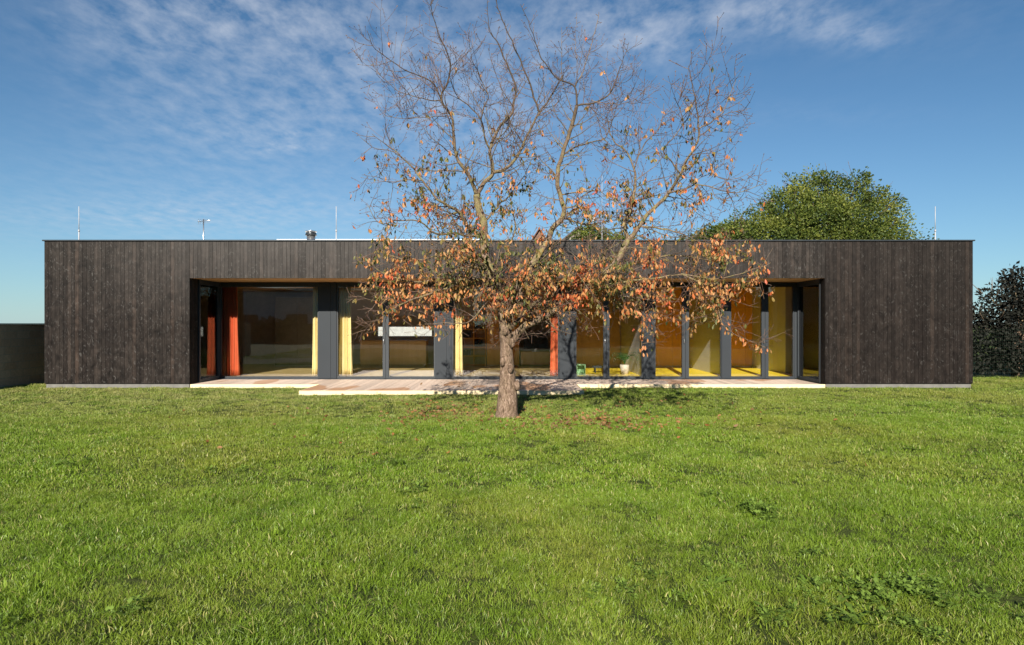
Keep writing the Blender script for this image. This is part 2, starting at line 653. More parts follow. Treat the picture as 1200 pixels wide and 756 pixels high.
def boards_x(mb, x0, x1, y, z0, z1, face=-1, w=.098, gap=.006, th=.022):
    n = max(1, round((x1 - x0) / w))
    w = (x1 - x0) / n
    for i in range(n):
        dy = random.uniform(-.003, .003)
        ya, yb = (y + dy, y + th) if face < 0 else (y - th, y + dy)
        mb.box(x0 + i * w + gap / 2, x0 + (i + 1) * w - gap / 2, ya, yb, z0, z1, 0, random.random())


def boards_y(mb, y0, y1, x, z0, z1, face=1, w=.098, gap=.006, th=.022):
    n = max(1, round((y1 - y0) / w))
    w = (y1 - y0) / n
    for i in range(n):
        xa, xb = (x - th, x) if face > 0 else (x, x + th)
        mb.box(xa, xb, y0 + i * w + gap / 2, y0 + (i + 1) * w - gap / 2, z0, z1, 0, random.random())


ZB = .078
# left block
mb = MB()
boards_x(mb, XL, OL, YF, ZB, ZT)
boards_y(mb, YF + .024, YF + .42, OL, ZD + .01, SOF)
mb.box(XL + .01, OL - .024, YF + .024, YF + .2, ZB - .02, ZT - .01, 1)
mb.build('wall', [M['clad'], M['back']], house)
mb = MB()
boards_x(mb, OR, XR, YF, ZB, ZT)
mb.box(OR + .024, XR - .01, YF + .024, YF + .2, ZB - .02, ZT - .01, 1)
boards_y(mb, YF + .024, YF + .25, OR, ZD + .01, SOF, face=-1)
mb.build('wall', [M['clad'], M['back']], house)
mb = MB()
boards_x(mb, OL + .001, OR - .001, YF, SOF, ZT)
mb.box(OL, OR, YF + .024, YF + .2, SOF + .012, ZT - .01, 1)
o = mb.build('fascia_band', [M['clad'], M['back']], house)
# side and back walls
mb = MB()
boards_y(mb, YF + .024, YB, XL + .022, ZB, ZT, face=1)
mb.box(XL + .024, XL + .15, YF + .21, YB - .03, ZB, ZT - .01, 1)
mb.build('wall', [M['clad'], M['back']], house)
mb = MB()
boards_y(mb, YF + .024, YB, XR, ZB, ZT, face=1)
mb.box(XR - .15, XR - .024, YF + .21, YB - .03, ZB, ZT - .01, 1)
mb.build('wall', [M['clad'], M['back']], house)
# back wall with the slot window of the kitchen
SX0, SX1, SZ0, SZ1 = -4.95, -2.95, 1.13, 1.47
mb = MB()
for (a_, b_, c_, d_) in ((XL, SX0, ZB, ZT), (SX1, XR, ZB, ZT), (SX0, SX1, ZB, SZ0), (SX0, SX1, SZ1, ZT)):
    boards_x(mb, a_, b_, YB, c_, d_, face=1)
    mb.box(a_ + .001, b_ - .001, YB - .17, YB - .025, c_, d_ - .01, 1)
bw = mb.build('wall', [M['clad'], M['living']], house)
mb = MB()
mb.box(SX0, SX1, YB - .10, YB - .09, SZ0, SZ1)
mb.build('slot_window', M['glass'], bw)

mb = MB()
mb.box(XL + .03, OL - .02, YF + .03, YB - .05, -.3, ZB - .004)
mb.build('plinth', M['plinth'], house)
mb = MB()
mb.box(OR + .03, XR - .03, YF + .03, YB - .05, -.3, ZB - .004)
mb.build('plinth', M['plinth'], house)

mb = MB()
mb.box(XL - .035, XR + .035, YF - .035, YF + .12, ZT + .002, ZT + .035, bev=.004)
mb.box(XL - .035, XL + .12, YF + .122, YB + .03, ZT + .002, ZT + .035)
mb.box(XR - .12, XR + .035, YF + .122, YB + .03, ZT + .002, ZT + .035)
mb.box(XL + .122, XR - .122, YB - .1, YB + .03, ZT + .002, ZT + .035)
mb.build('coping', M['coping'], house)

RLX0, RLX1, RLY0, RLY1 = P(333, 282, 21).x, P(566, 282, 21).x, 20.7, 22.1


def with_hole(mb, x0, x1, y0, y1, z0, z1):  # opening added so daylight falls into the kitchen
    mb.box(x0, x1, y0, RLY0, z0, z1)
    mb.box(x0, x1, RLY1, y1, z0, z1)
    mb.box(x0, RLX0, RLY0, RLY1, z0, z1)
    mb.box(RLX1, x1, RLY0, RLY1, z0, z1)


mb = MB()
with_hole(mb, XL + .13, XR - .13, YF + .21, YB - .11, ZT - .25, ZT - .12)
roof = mb.build('roof', M['roof'], house)
# roof details
c0 = P(364.5, 282, 19)
mb = MB()
mb.tube([(c0.x, 19, 3.5), (c0.x, 19, 4.23)], .125, 20, 0)
mb.tube([(c0.x, 19, 4.23), (c0.x, 19, 4.25), (c0.x, 19, 4.31), (c0.x, 19, 4.33)], [.15, .17, .15, .15], 20, 1)
mb.tube([(c0.x, 19, 4.345), (c0.x, 19, 4.37)], [.165, .17], 20, 0)
mb.tube([(c0.x, 19, 4.37), (c0.x, 19, 4.40)], [.17, .04], 20, 0)
mb.build('chimney', [M['steel'], M['coping']], roof)
for (xp, yt) in ((92.5, 242), (394, 242), (705.5, 205), (1096, 242)):
    kr = .55 if xp == 705.5 else 1
    D_ = 18.5
    a_ = P(xp, yt, D_)
    mb = MB()
    mb.tube([(a_.x, D_, 3.5), (a_.x, D_, (a_.z + 3.6) / 2)], .016 * kr, 8)
    mb.tube([(a_.x, D_, (a_.z + 3.6) / 2), (a_.x, D_, a_.z)], .010 * kr, 8)
    mb.box(a_.x - .1, a_.x + .1, D_ - .1, D_ + .1, 3.56, 3.62)
    mb.tube([(a_.x, D_, (a_.z + 3.6) / 2 - .03), (a_.x, D_, (a_.z + 3.6) / 2 + .03)], .024, 8)
    mb.build('lightning_rod', M['rod'], roof)
a_ = P(238.5, 257, 20)
mb = MB()
mb.tube([(a_.x, 20, 3.5), (a_.x, 20, a_.z)], .018, 8)
mb.tube([(a_.x - .18, 20.0, a_.z - .08), (a_.x + .32, 19.8, a_.z - .06)], .01, 6)
for k in range(6):
    xx = a_.x - .15 + k * .08
    yy = 20 - k * .03
    mb.tube([(xx, yy, a_.z - .08 - .09 * (1 - k * .08)), (xx, yy, a_.z - .08 + .09 * (1 - k * .08))], .006, 5)
mb.build('aerial', M['steel'], roof)
# kerb for the pale line over the coping; skylight added to brighten the kitchen
mb = MB()
zk = EYE + (379 - 280.4) * (RLY0 - .1) / F
mb.box(RLX0 - .1, RLX1 + .1, RLY0 - .1, RLY0 - .002, ZT - .119, zk)
mb.box(RLX0 - .1, RLX1 + .1, RLY1 + .002, RLY1 + .1, ZT - .119, zk)
mb.box(RLX0 - .1, RLX0 - .002, RLY0 - .001, RLY1 + .001, ZT - .119, zk)
mb.box(RLX1 + .002, RLX1 + .1, RLY0 - .001, RLY1 + .001, ZT - .119, zk)
mb.box(RLX0 - .03, RLX1 + .03, RLY0 - .03, RLY0 - .002, SOF + .002, ZT - .12)  # shaft walls of the added skylight
mb.box(RLX0 - .03, RLX1 + .03, RLY1 + .002, RLY1 + .03, SOF + .002, ZT - .12)
mb.box(RLX0 - .03, RLX0 - .002, RLY0 - .001, RLY1 + .001, SOF + .002, ZT - .12)
mb.box(RLX1 + .002, RLX1 + .03, RLY0 - .001, RLY1 + .001, SOF + .002, ZT - .12)
mb.build('added_roof_light', M['white'], roof)
mb = MB()
mb.box(RLX0 - .09, RLX1 + .09, RLY0 - .09, RLY1 + .09, zk - .03, zk - .024)
mb.build('added_roof_light_glass', M['glass'], roof)

# soffit and inner ceiling: boards running along the facade
mb = MB()
n = 42
y0, y1 = YF + .026, YB - .18
wb = (y1 - y0) / n
for i in range(n):
    ya, yb = y0 + i * wb + .002, y0 + (i + 1) * wb - .002
    zt = SOF + .02 if i else SOF + .010
    rv = random.random()
    if yb > RLY0 - .04 and ya < RLY1 + .04:
        mb.box(XL + .16, RLX0 - .031, ya, yb, SOF, zt, 0, rv)
        mb.box(RLX1 + .031, XR - .16, ya, yb, SOF, zt, 0, rv)
    else:
        mb.box(XL + .16, XR - .16, ya, yb, SOF, zt, 0, rv)
mb.build('ceiling', M['soffit'], house)
mb = MB()
RLX0, RLX1, RLY0, RLY1 = RLX0 - .031, RLX1 + .031, RLY0 - .031, RLY1 + .031
with_hole(mb, XL + .16, XR - .16, YF + .21, YB - .18, SOF + .03, SOF + .2)
mb.build('ceiling_slab', M['back'], house)
# floors
mb = MB()
mb.box(XL + .16, 1.65, YG + .05, YB - .175, -.1, ZFL)
mb.box(XL + .16, OL - .05, YF + .21, YG + .048, -.1, ZFL)
mb.build('floor', M['darkfloor'], house)
mb = MB()
mb.box(1.652, XR - .16, YG + .05, YB - .175, -.1, ZFL)
mb.box(OR + .05, XR - .16, YF + .21, YG + .048, -.1, ZFL)
o = mb.build('floor', M['yellowfloor'], house)
o['label'] = 'bright yellow floor of the right-hand rooms'
# inner walls
YR = 21.35
def panelled(x0, x1, mat):
    mb = MB()
    n = round((x1 - x0) / .62)
    w = (x1 - x0) / n
    for i in range(n):
        mb.box(x0 + i * w + .004, x0 + (i + 1) * w - .004, YR + random.uniform(0, .004), YR + .03, ZFL + .06, 2.14, 0, random.random())
        mb.box(x0 + i * w + .004, x0 + (i + 1) * w - .004, YR + random.uniform(0, .004), YR + .03, 2.15, SOF - .004, 0, random.random())
    mb.box(x0, x1, YR + .031, YR + .1, ZFL + .002, SOF - .003, 1)
    mb.build('room_wall', [mat, M['plybrown']], house)


panelled(1.72, 3.66, M['plybrown'])
panelled(3.78, 5.97, M['ply'])
panelled(6.09, XR - .17, M['ply'])
for xw, mat in ((1.66, 'plybrown'), (3.72, 'green'), (6.03, 'green')):
    mb = MB()
    mb.box(xw - .05, xw + .05, YG + .14, YR - .003, ZFL + .002, SOF - .002)
    mb.build('partition_wall', M[mat], house)
mb = MB()
mb.box(8.12, 8.7, 18.75, YR - .003, ZFL + .002, SOF - .002)
mb.build('partition_wall', M['green'], house)
mb = MB()
mb.box(9.4, 9.5, YF + .22, YR - .003, ZFL + .002, SOF - .002)
mb.build('partition_wall', M['ply'], house)
mb = MB()
mb.box(-9.9, -9.8, YF + .22, YB - .18, ZFL + .002, SOF - .002)
mb.build('partition_wall', M['living'], house)


# windows
def window_x(xa, xb, fl=.03, fr=.03, y=YG, top=.13, bot=.055, door=False):
    z0, z1 = ZD + .012, SOF - .004
    mb = MB()
    d0, d1 = y - .04, y + .05
    mb.box(xa, xa + fl, d0, d1, z0, z1, bev=.004)
    mb.box(xb - fr, xb, d0, d1, z0, z1, bev=.004)
    mb.box(xa + fl, xb - fr, d0 + .003, d1, z0, z0 + bot)
    mb.box(xa + fl, xb - fr, d0 + .003, d1, z1 - top, z1)
    f_ = mb.build('window', M['frame'], house)
    mb = MB()
    mb.box(xa + fl, xb - fr, y, y + .006, z0 + bot, z1 - top)
    mb.build('pane', M['glass'], f_)
    if door:
        mb = MB()
        hx = xb - fr * .5 if door > 0 else xa + fl * .5
        mb.tube([(hx, d0 - .05, 1.05), (hx, d0 - .05, 1.17)], .009, 8)
        mb.tube([(hx, d0 + .002, 1.15), (hx, d0 - .05, 1.15)], .009, 8)
        mb.build('handle', M['steel'], f_)
    return f_


px_ = lambda x: (x - 600) * YG / F
WIN = [(258, 374, .04, .03, 0), (395, 452.2, .03, .08, 1), (452.4, 510, .08, .03, 0), (530, 655, .03, .03, 0), (674, 710.4, .03, .08, 1), (710.6, 753, .08, .03, 0),
       (767, 802.9, .02, .09, 1), (803.1, 845, .09, .02, 0), (855, 895.9, .03, .09, 1), (896.1, 930, .09, .03, 0)]
for (a_, b_, fl, fr, dr) in WIN:
    window_x(px_(a_) + .002, px_(b_) - .002, fl, fr, door=dr)
for (a_, b_) in ((374, 395), (510, 530), (655, 674), (753, 767), (845, 855)):
    mb = MB()
    x0, x1 = px_(a_) + .002, px_(b_) - .002
    xm = x0 + (x1 - x0) * .68
    z0, z1 = ZD + .012, SOF - .004
    if x1 - x0 > .4:
        mb.box(x0, xm - .003, YG - .07, YG + .1, z0, z1, bev=.003)
        mb.box(xm + .003, x1, YG - .07, YG + .1, z0, z1, bev=.003)
        mb.box(xm - .01, xm + .01, YG - .05, YG + .09, z0, z1)
    else:
        mb.box(x0, x1, YG - .07, YG + .1, z0, z1, bev=.003)
    mb.build('wall_panel', M['panel'], house)
# sill strip along the glass
mb = MB()
mb.box(OL + .04, OR - .08, YG - .20, YG + .05, ZD - .02, ZD + .010)
mb.build('sill', M['frame'], house)


def window_y(x, ya, yb, fr=.05):
    z0, z1 = ZD + .012, SOF - .004
    mb = MB()
    mb.box(x - .04, x + .04, ya, ya + fr, z0, z1, bev=.004)
    mb.box(x - .04, x + .04, yb - fr, yb, z0, z1, bev=.004)
    mb.box(x - .037, x + .04, ya + fr, yb - fr, z0, z0 + .075)
    mb.box(x - .037, x + .04, ya + fr, yb - fr, z1 - .13, z1)
    f_ = mb.build('window', M['frame'], house)
    mb = MB()
    mb.box(x - .003, x + .003, ya + fr, yb - fr, z0 + .075, z1 - .13)
    mb.build('pane', M['glass'], f_)


window_y(OL + .0, YF + .43, YG - .04, .06)
window_y(OR + .025, YF + .255, YG - .04, .06)
mb = MB()
mb.box(OL - .05, px_(258), YG - .035, YG + .08, ZD + .012, SOF - .004, bev=.004)
mb.build('corner_post', M['frame'], house)
mb = MB()
mb.box(px_(930.2), OR + .07, YG - .035, YG + .08, ZD + .012, SOF - .004, bev=.004)
mb.build('corner_post', M['frame'], house)

# ------------------------------------------------------------------ deck
deck = empty('wooden_deck', (-1.6, 15.3, 0), 'low pale larch terrace with a wider front step before the glazed recess', 'deck')
mb = MB()
BW = .142


def deck_run(x0, x1, y0, y1):
    n = max(1, round((x1 - x0) / BW))
    w = (x1 - x0) / n
    for i in range(n):
        dz = random.uniform(-.0015, .0015)
        mb.box(x0 + i * w + .003, x0 + (i + 1) * w - .003, y0, y1, ZD - .027, ZD + dz, 0, random.random())


DX0, DX1, DY = -4.85, 1.62, 14.47
deck_run(OL + .05, DX0, YF - .02, YG - .2)
deck_run(DX0, DX1, DY, YG - .2)
deck_run(DX1, OR - .08, YF - .02, YG - .2)
mb.build('decking', M['deck'], deck)
mb = MB()
mb.box(OL + .04, DX0 - .03, YF - .045, YF - .022, -.1, ZD + .003, 0, .5)
mb.box(DX1 + .03, OR - .02, YF - .045, YF - .022, -.1, ZD + .003, 0, .6)
mb.box(DX0 - .025, DX1 + .025, DY - .026, DY - .002, -.12, ZD + .003, 0, .4)
mb.box(DX0 - .026, DX0 - .002, DY + .0, YF - .022, -.12, ZD + .003, 0, .3)
mb.box(DX1 + .002, DX1 + .026, DY + .0, YF - .022, -.12, ZD + .003, 0, .3)
mb.build('edge_board', M['edge'], deck)


# ------------------------------------------------------------------ curtains and furniture inside
def curtain(x0, x1, y, mat, label, cat='curtain', folds=None, along='x', group=None):
    w = x1 - x0
    nf = folds or max(2, round(w / .11))
    n = nf * 10
    rows = 14
    vs = []
    for j in range(rows):
        z = ZFL + .015 + (SOF - .06 - ZFL - .015) * j / (rows - 1)
        for i in range(n + 1):
            s_ = i / n
            ph = s_ * nf * 2 * math.pi + .4 * math.sin(s_ * 9 + j * .15)
            amp = .045 * (1.0 + .3 * math.sin(s_ * 13))
            a1 = x0 + w * (s_ - .5) * (1.06 - .22 * (j / rows) ** .8) + w * .5 + .012 * math.sin(ph * 2)
            a2 = amp * math.sin(ph)
            vs.append((a1, y + a2, z) if along == 'x' else (y + a2, a1, z))
    fs = [(j * (n + 1) + i, j * (n + 1) + i + 1, (j + 1) * (n + 1) + i + 1, (j + 1) * (n + 1) + i) for j in range(rows - 1) for i in range(n)]
    mb = MB()
    mb.add(vs, fs, smooth=True)
    base = ((x0 + x1) / 2, y, ZFL) if along == 'x' else (y, (x0 + x1) / 2, ZFL)
    o = mb.build('curtain', M[mat], None, base)
    md = o.modifiers.new('thickness', 'SOLIDIFY')
    md.thickness = .004
    tag(o, label, cat, group)
    return o


YC = 17.86
cx = lambda x: (x - 600) * YC / F
curtain(cx(255), cx(280.5), YC, 'orange', 'orange curtain at the left end of the large left pane', group='curtains behind the glazing')
curtain(cx(366), cx(374.5), YC, 'yellow', 'narrow yellow curtain at the right edge of the large left pane', group='curtains behind the glazing')
curtain(cx(395), cx(413), YC, 'yellow', 'wide yellow curtain just right of the first grey panel', group='curtains behind the glazing')
curtain(cx(531), cx(542.5), YC, 'yellow', 'yellow curtain left of the tree trunk beside the second grey panel', group='curtains behind the glazing')
curtain(cx(645), cx(656), YC, 'orange', 'red-orange curtain right of the tree trunk beside the third grey panel', group='curtains behind the glazing')
curtain(16.75, 17.35, -8.42, 'orange', 'orange curtain behind the narrow left side pane of the recess', along='y', group='curtains behind the glazing')
M['ochre'] = plain('ochre_cloth', (.72, .36, .08), .85, var=.08)
curtain(16.7, 17.5, 8.10, 'ochre', 'ochre-orange curtain behind the right side pane of the recess', along='y', group='curtains behind the glazing')

# kitchen unit
kt = empty('kitchen_counter', (-4.05, 21.5, ZFL), 'plywood kitchen counter below the bright slot window', 'kitchen counter')
mb = MB()
mb.box(-5.17, -2.93, 21.52, 22.1, ZFL + .08, .99)
mb.box(-5.12, -2.98, 21.6, 22.05, ZFL, ZFL + .08)
mb.build('carcass', M['plybrown'], kt)
mb = MB()
mb.box(-5.19, -2.91, 21.48, 22.12, .992, 1.02, bev=.004)
mb.build('worktop', M['plybrown'], kt)
for k in range(3):
    mb = MB()
    xa = -5.17 + k * .7467
    mb.box(xa + .004, xa + .7427, 21.498, 21.518, ZFL + .09, .985)
    mb.build('door', M['oak'], kt)
sh = empty('shelf_unit', (-1.3, 22, ZFL), 'open plywood shelf unit left of the tree trunk', 'shelves')
mb = MB()
for xx in (-1.74, -1.33, -.92):
    mb.box(xx - .012, xx + .012, 21.9, 22.25, ZFL, 1.75)
mb.build('upright', M['ply'], sh)
for k in range(6):
    mb = MB()
    z_ = ZFL + .03 + k * .31
    mb.box(-1.726, -1.344, 21.905, 22.25, z_, z_ + .025)
    mb.box(-1.316, -.934, 21.905, 22.25, z_, z_ + .025)
    mb.build('shelf', M['ply'], sh)
mb = MB()
mb.box(-1.75, -.91, 22.255, 22.27, ZFL, 1.75)
mb.build('back_panel', M['plybrown'], sh)
for k in range(4):
    mb = MB()
    z_ = ZFL + .03 + (k + 1) * .31 + .026
    x_ = -1.7 + .41 * (k % 2)
    for q in range(4):
        mb.box(x_ + q * .07, x_ + q * .07 + .05, 21.98, 22.16, z_, z_ + random.uniform(.14, .24))
    o = mb.build('book_row', M['dark'], None, (x_, 22, z_))
    tag(o, 'short row of dark books on the %s shelf of the open plywood unit' % ('lowest', 'second', 'third', 'topmost')[k], 'books', 'books on the shelf unit')
cb = empty('cupboard', (-.3, 22, ZFL), 'tall yellow-brown plywood cupboard behind the tree trunk', 'cupboard')
mb = MB()
mb.box(-.88, .25, 21.92, 22.5, ZFL, 2.5)
mb.build('carcass', M['plybrown'], cb)
for k in range(2):
    mb = MB()
    mb.box(-.875 + k * .563, -.319 + k * .563, 21.898, 21.918, ZFL + .05, 2.48)
    mb.build('door', M['ply'], cb)
sb = empty('sideboard', (.75, 22, ZFL), 'low plywood sideboard just right of the tree trunk', 'sideboard')
mb = MB()
mb.box(.3, 1.3, 21.85, 22.3, ZFL + .05, .62)
mb.build('carcass', M['plybrown'], sb)
for k in range(2):
    mb = MB()
    mb.box(.305 + k * .5, .795 + k * .5, 21.828, 21.848, ZFL + .07, .60)
    mb.build('door', M['oak'], sb)
tv = empty('television', (.75, 22.05, .62), 'flat dark television standing on the low sideboard', 'television')
mb = MB()
mb.box(.4, 1.25, 22.0, 22.04, .72, 1.22, bev=.005)
mb.build('screen', M['dark'], tv)
mb = MB()
mb.box(.7, .95, 21.95, 22.12, .62, .635)
mb.box(.8, .85, 22.02, 22.05, .635, .72)
mb.build('foot', M['steel'], tv)
tw = empty('wardrobe', (-7.2, 21.7, ZFL), 'tall taupe wardrobe seen through the large left pane', 'wardrobe')
mb = MB()
mb.box(-8.1, -6.55, 21.6, 22.2, ZFL, 2.5)
mb.build('carcass', M['living'], tw)
for k in range(2):
    mb = MB()
    mb.box(-8.096 + k * .776, -7.328 + k * .774, 21.578, 21.598, ZFL + .06, 2.49)
    mb.build('door', plain('taupe_door_%d' % k, (.20, .17, .125), .6), tw)
# pale green stool
st = empty('stool', (1.98, 18.1, ZFL), 'small pale green box stool right of the third grey panel', 'stool')
mb = MB()
mb.box(1.84, 2.10, 18.0, 18.26, .40, .425, bev=.005)
mb.build('seat', plain('green_lacquer', (.35, .62, .32), .5), st)
SIDE = plain('green_lacquer_side', (.35, .62, .32), .5)
for xx in (1.845, 2.075):
    mb = MB()
    mb.box(xx, xx + .02, 18.01, 18.25, ZFL, .399)
    mb.build('side_panel', SIDE, st)
mb = MB()
mb.box(1.866, 2.074, 18.235, 18.25, ZFL, .399)
mb.build('back_panel', plain('green_lacquer_back', (.33, .6, .3), .5), st)
# floor bed / bench in the yellow room
bd = empty('low_bench', (2.9, 20.2, ZFL), 'low dark bench on the yellow floor of the first room', 'bench')
mb = MB()
mb.box(2.45, 2.95, 19.0, 19.35, .26, .30, bev=.005)
mb.build('seat', M['dark'], bd)
for xx in (2.5, 2.87):
    mb = MB()
    mb.box(xx, xx + .03, 19.03, 19.32, ZFL, .259)
    mb.build('leg', M['dark'], bd)


def house_plant(loc):
    t_ = empty('potted_plant', loc, 'arching green palm in a pot behind the pane in front of the pale green wall', 'house plant')
    mb = MB()
    mb.tube([loc, (loc[0], loc[1], loc[2] + .28)], [.11, .14], 16)
    mb.build('pot', M['living'], t_)
    mb = MB()
    rr = random.Random(3)
    b0 = Vector(loc) + Vector((0, 0, .28))
    for k in range(16):
        a = rr.uniform(0, 2 * math.pi)
        ln = rr.uniform(.5, .85)
        pts = []
        for i in range(9):
            s_ = i / 8
            pts.append(b0 + Vector((math.cos(a) * ln * .65 * s_ ** 1.3, math.sin(a) * ln * .5 * s_ ** 1.3, ln * (1.05 * s_ - .75 * s_ ** 2.6))))
        mb.tube(pts, [.006 - .005 * i / 8 for i in range(9)], 4, 0, .3)
        for i in range(2, 9):
            d = (pts[i] - pts[i - 1]).normalized()
            sd_ = d.cross(Vector((0, 0, 1))).normalized()
            for s1 in (-1, 1):
                tip = pts[i] + sd_ * s1 * .11 + d * .07 - Vector((0, 0, .03))
                mb.add([pts[i], pts[i] + d * .02, tip], [(0, 1, 2)], 0, rr.random())
    mb.build('fronds', leaf_mat('palm_leaf', [(0, (.03, .12, .03)), (1, (.08, .22, .06))]), t_)


house_plant((3.30, 18.5, ZFL))

# ------------------------------------------------------------------ garden walls and neighbours


def brick_mat():
    m, t, b = newmat('garden_wall_blocks')
    g = t.nodes.new('ShaderNodeNewGeometry')
    sp = t.nodes.new('ShaderNodeSeparateXYZ')
    L(t, g.outputs['Position'], sp.inputs[0])
    cm = t.nodes.new('ShaderNodeCombineXYZ')
    L(t, mth(t, 'ADD', sp.outputs[0], sp.outputs[1]), cm.inputs[0])
    L(t, sp.outputs[2], cm.inputs[1])
    br = t.nodes.new('ShaderNodeTexBrick')
    br.inputs['Scale'].default_value = 1
    br.inputs['Brick Width'].default_value = .42
    br.inputs['Row Height'].default_value = .20
    br.inputs['Mortar Size'].default_value = .008
    br.inputs['Color1'].default_value = (.50, .29, .17, 1)
    br.inputs['Color2'].default_value = (.58, .36, .22, 1)
    br.inputs['Mortar'].default_value = (.44, .30, .20, 1)
    L(t, cm.outputs[0], br.inputs['Vector'])
    n = noise(t, coords(t), 14, 6, .7)
    c = mixc(t, 1.0, br.outputs[0], mixc(t, n, (.6, .6, .6), (1.4, 1.4, 1.4)), 'MULTIPLY')
    L(t, c, b.inputs['Base Color'])
    b.inputs['Roughness'].default_value = .9
    bumpn(t, b, n, .006, .8)
    return m


M['brick'] = brick_mat()
gw = empty('garden_wall', (-13.1, 16, 0), 'plain brown block garden wall left of the house', 'wall')
mb = MB()
mb.box(-13.15, -12.93, 4, 40, -.3, 1.57)
mb.build('blockwork', M['brick'], gw)
mb = MB()
mb.box(-13.18, -12.90, 4, 40, 1.572, 1.60, bev=.004)
mb.build('capping', M['coping'], gw)
mb = MB()
mb.box(-12.8, 9, 34, 34.2, -.3, 1.56, bev=.01)
o = mb.build('rendered_wall', plain('pale_render', (.42, .42, .40), .8), None, (-2, 34, 0))
tag(o, 'white rendered garden wall seen through the kitchen slot window', 'wall')

# neighbour with a dark gabled roof
nb = empty('neighbour_house', (4.1, 42, 0), 'distant house with a dark gabled roof just visible above the flat roof', 'house')
mb = MB()
DN = 42
rx = (678 - 600) * DN / F
rz = EYE + (379 - 264.5) * DN / F
mb.box(rx - 3.2, rx + 3.2, DN + .3, DN + 8, -.3, rz - 2.7)
mb.add([(rx - 3.2, DN + .3, rz - 2.7), (rx + 3.2, DN + .3, rz - 2.7), (rx, DN + .3, rz - .1)], [(0, 1, 2)])
mb.build('wall', plain('neighbour_render', (.30, .27, .23), .9), nb)
mb = MB()
for s_ in (-1, 1):
    a1 = Vector((rx, DN, rz))
    a2 = Vector((rx + s_ * 3.7, DN, rz - 3.05))
    up = Vector((0, 0, -.14))
    B = Vector((0, 8.3, 0))
    vs = [a1, a2, a2 + up, a1 + up, a1 + B, a2 + B, a2 + up + B, a1 + up + B]
    mb.add(vs, [(0, 1, 2, 3), (7, 6, 5, 4), (0, 4, 5, 1), (3, 2, 6, 7), (1, 5, 6, 2)])
rf = mb.build('roof', plain('dark_roof_tile', (.07, .055, .045), .8), nb)
sdh = MB()
dx = (697.5 - 600) * DN / F
dz = EYE + (379 - 252.5) * DN / F
sdh.tube([(dx, DN + 1, rz - 2.5), (dx, DN + 1, dz)], .025, 8, 0)
pr = [(0.0, .012), (.05, .009), (.085, .0), (.10, -.02)]
vs = []
for r_, d_ in pr:
    for k in range(16):
        th = 2 * math.pi * k / 16
        vs.append((dx + r_ * math.cos(th), DN + .95 + d_, dz + r_ * math.sin(th)))
sdh.add(vs, [(i * 16 + k, i * 16 + (k + 1) % 16, (i + 1) * 16 + (k + 1) % 16, (i + 1) * 16 + k) for i in range(3) for k in range(16)])
sdh.build('satellite_dish', M['white'], rf)
n2 = empty('neighbour_house', (2.4, 55, 0), 'distant house whose small red gable peeps over the flat roof behind the tree', 'house')
DN2 = 55
rx2 = (632 - 600) * DN2 / F
rz2 = EYE + (379 - 266.5) * DN2 / F
mb = MB()
mb.box(rx2 - 2.2, rx2 + 2.2, DN2 + .3, DN2 + 8, -.3, rz2 - 3.6)
mb.add([(rx2 - 2.2, DN2 + .3, rz2 - 3.6), (rx2 + 2.2, DN2 + .3, rz2 - 3.6), (rx2, DN2 + .3, rz2 - .15)], [(0, 1, 2)])
mb.build('wall', plain('neighbour_cream', (.16, .09, .06), .9), n2)
mb = MB()
for s_ in (-1, 1):
    a1 = Vector((rx2, DN2, rz2))
    a2 = Vector((rx2 + s_ * 2.6, DN2, rz2 - 4.0))
    up = Vector((0, 0, -.14))
    B = Vector((0, 8.3, 0))
    vs = [a1, a2, a2 + up, a1 + up, a1 + B, a2 + B, a2 + up + B, a1 + up + B]
    mb.add(vs, [(0, 1, 2, 3), (7, 6, 5, 4), (0, 4, 5, 1), (3, 2, 6, 7), (1, 5, 6, 2)])
mb.build('roof', plain('red_roof_tile', (.12, .05, .035), .8), n2)

#FOLIAGE


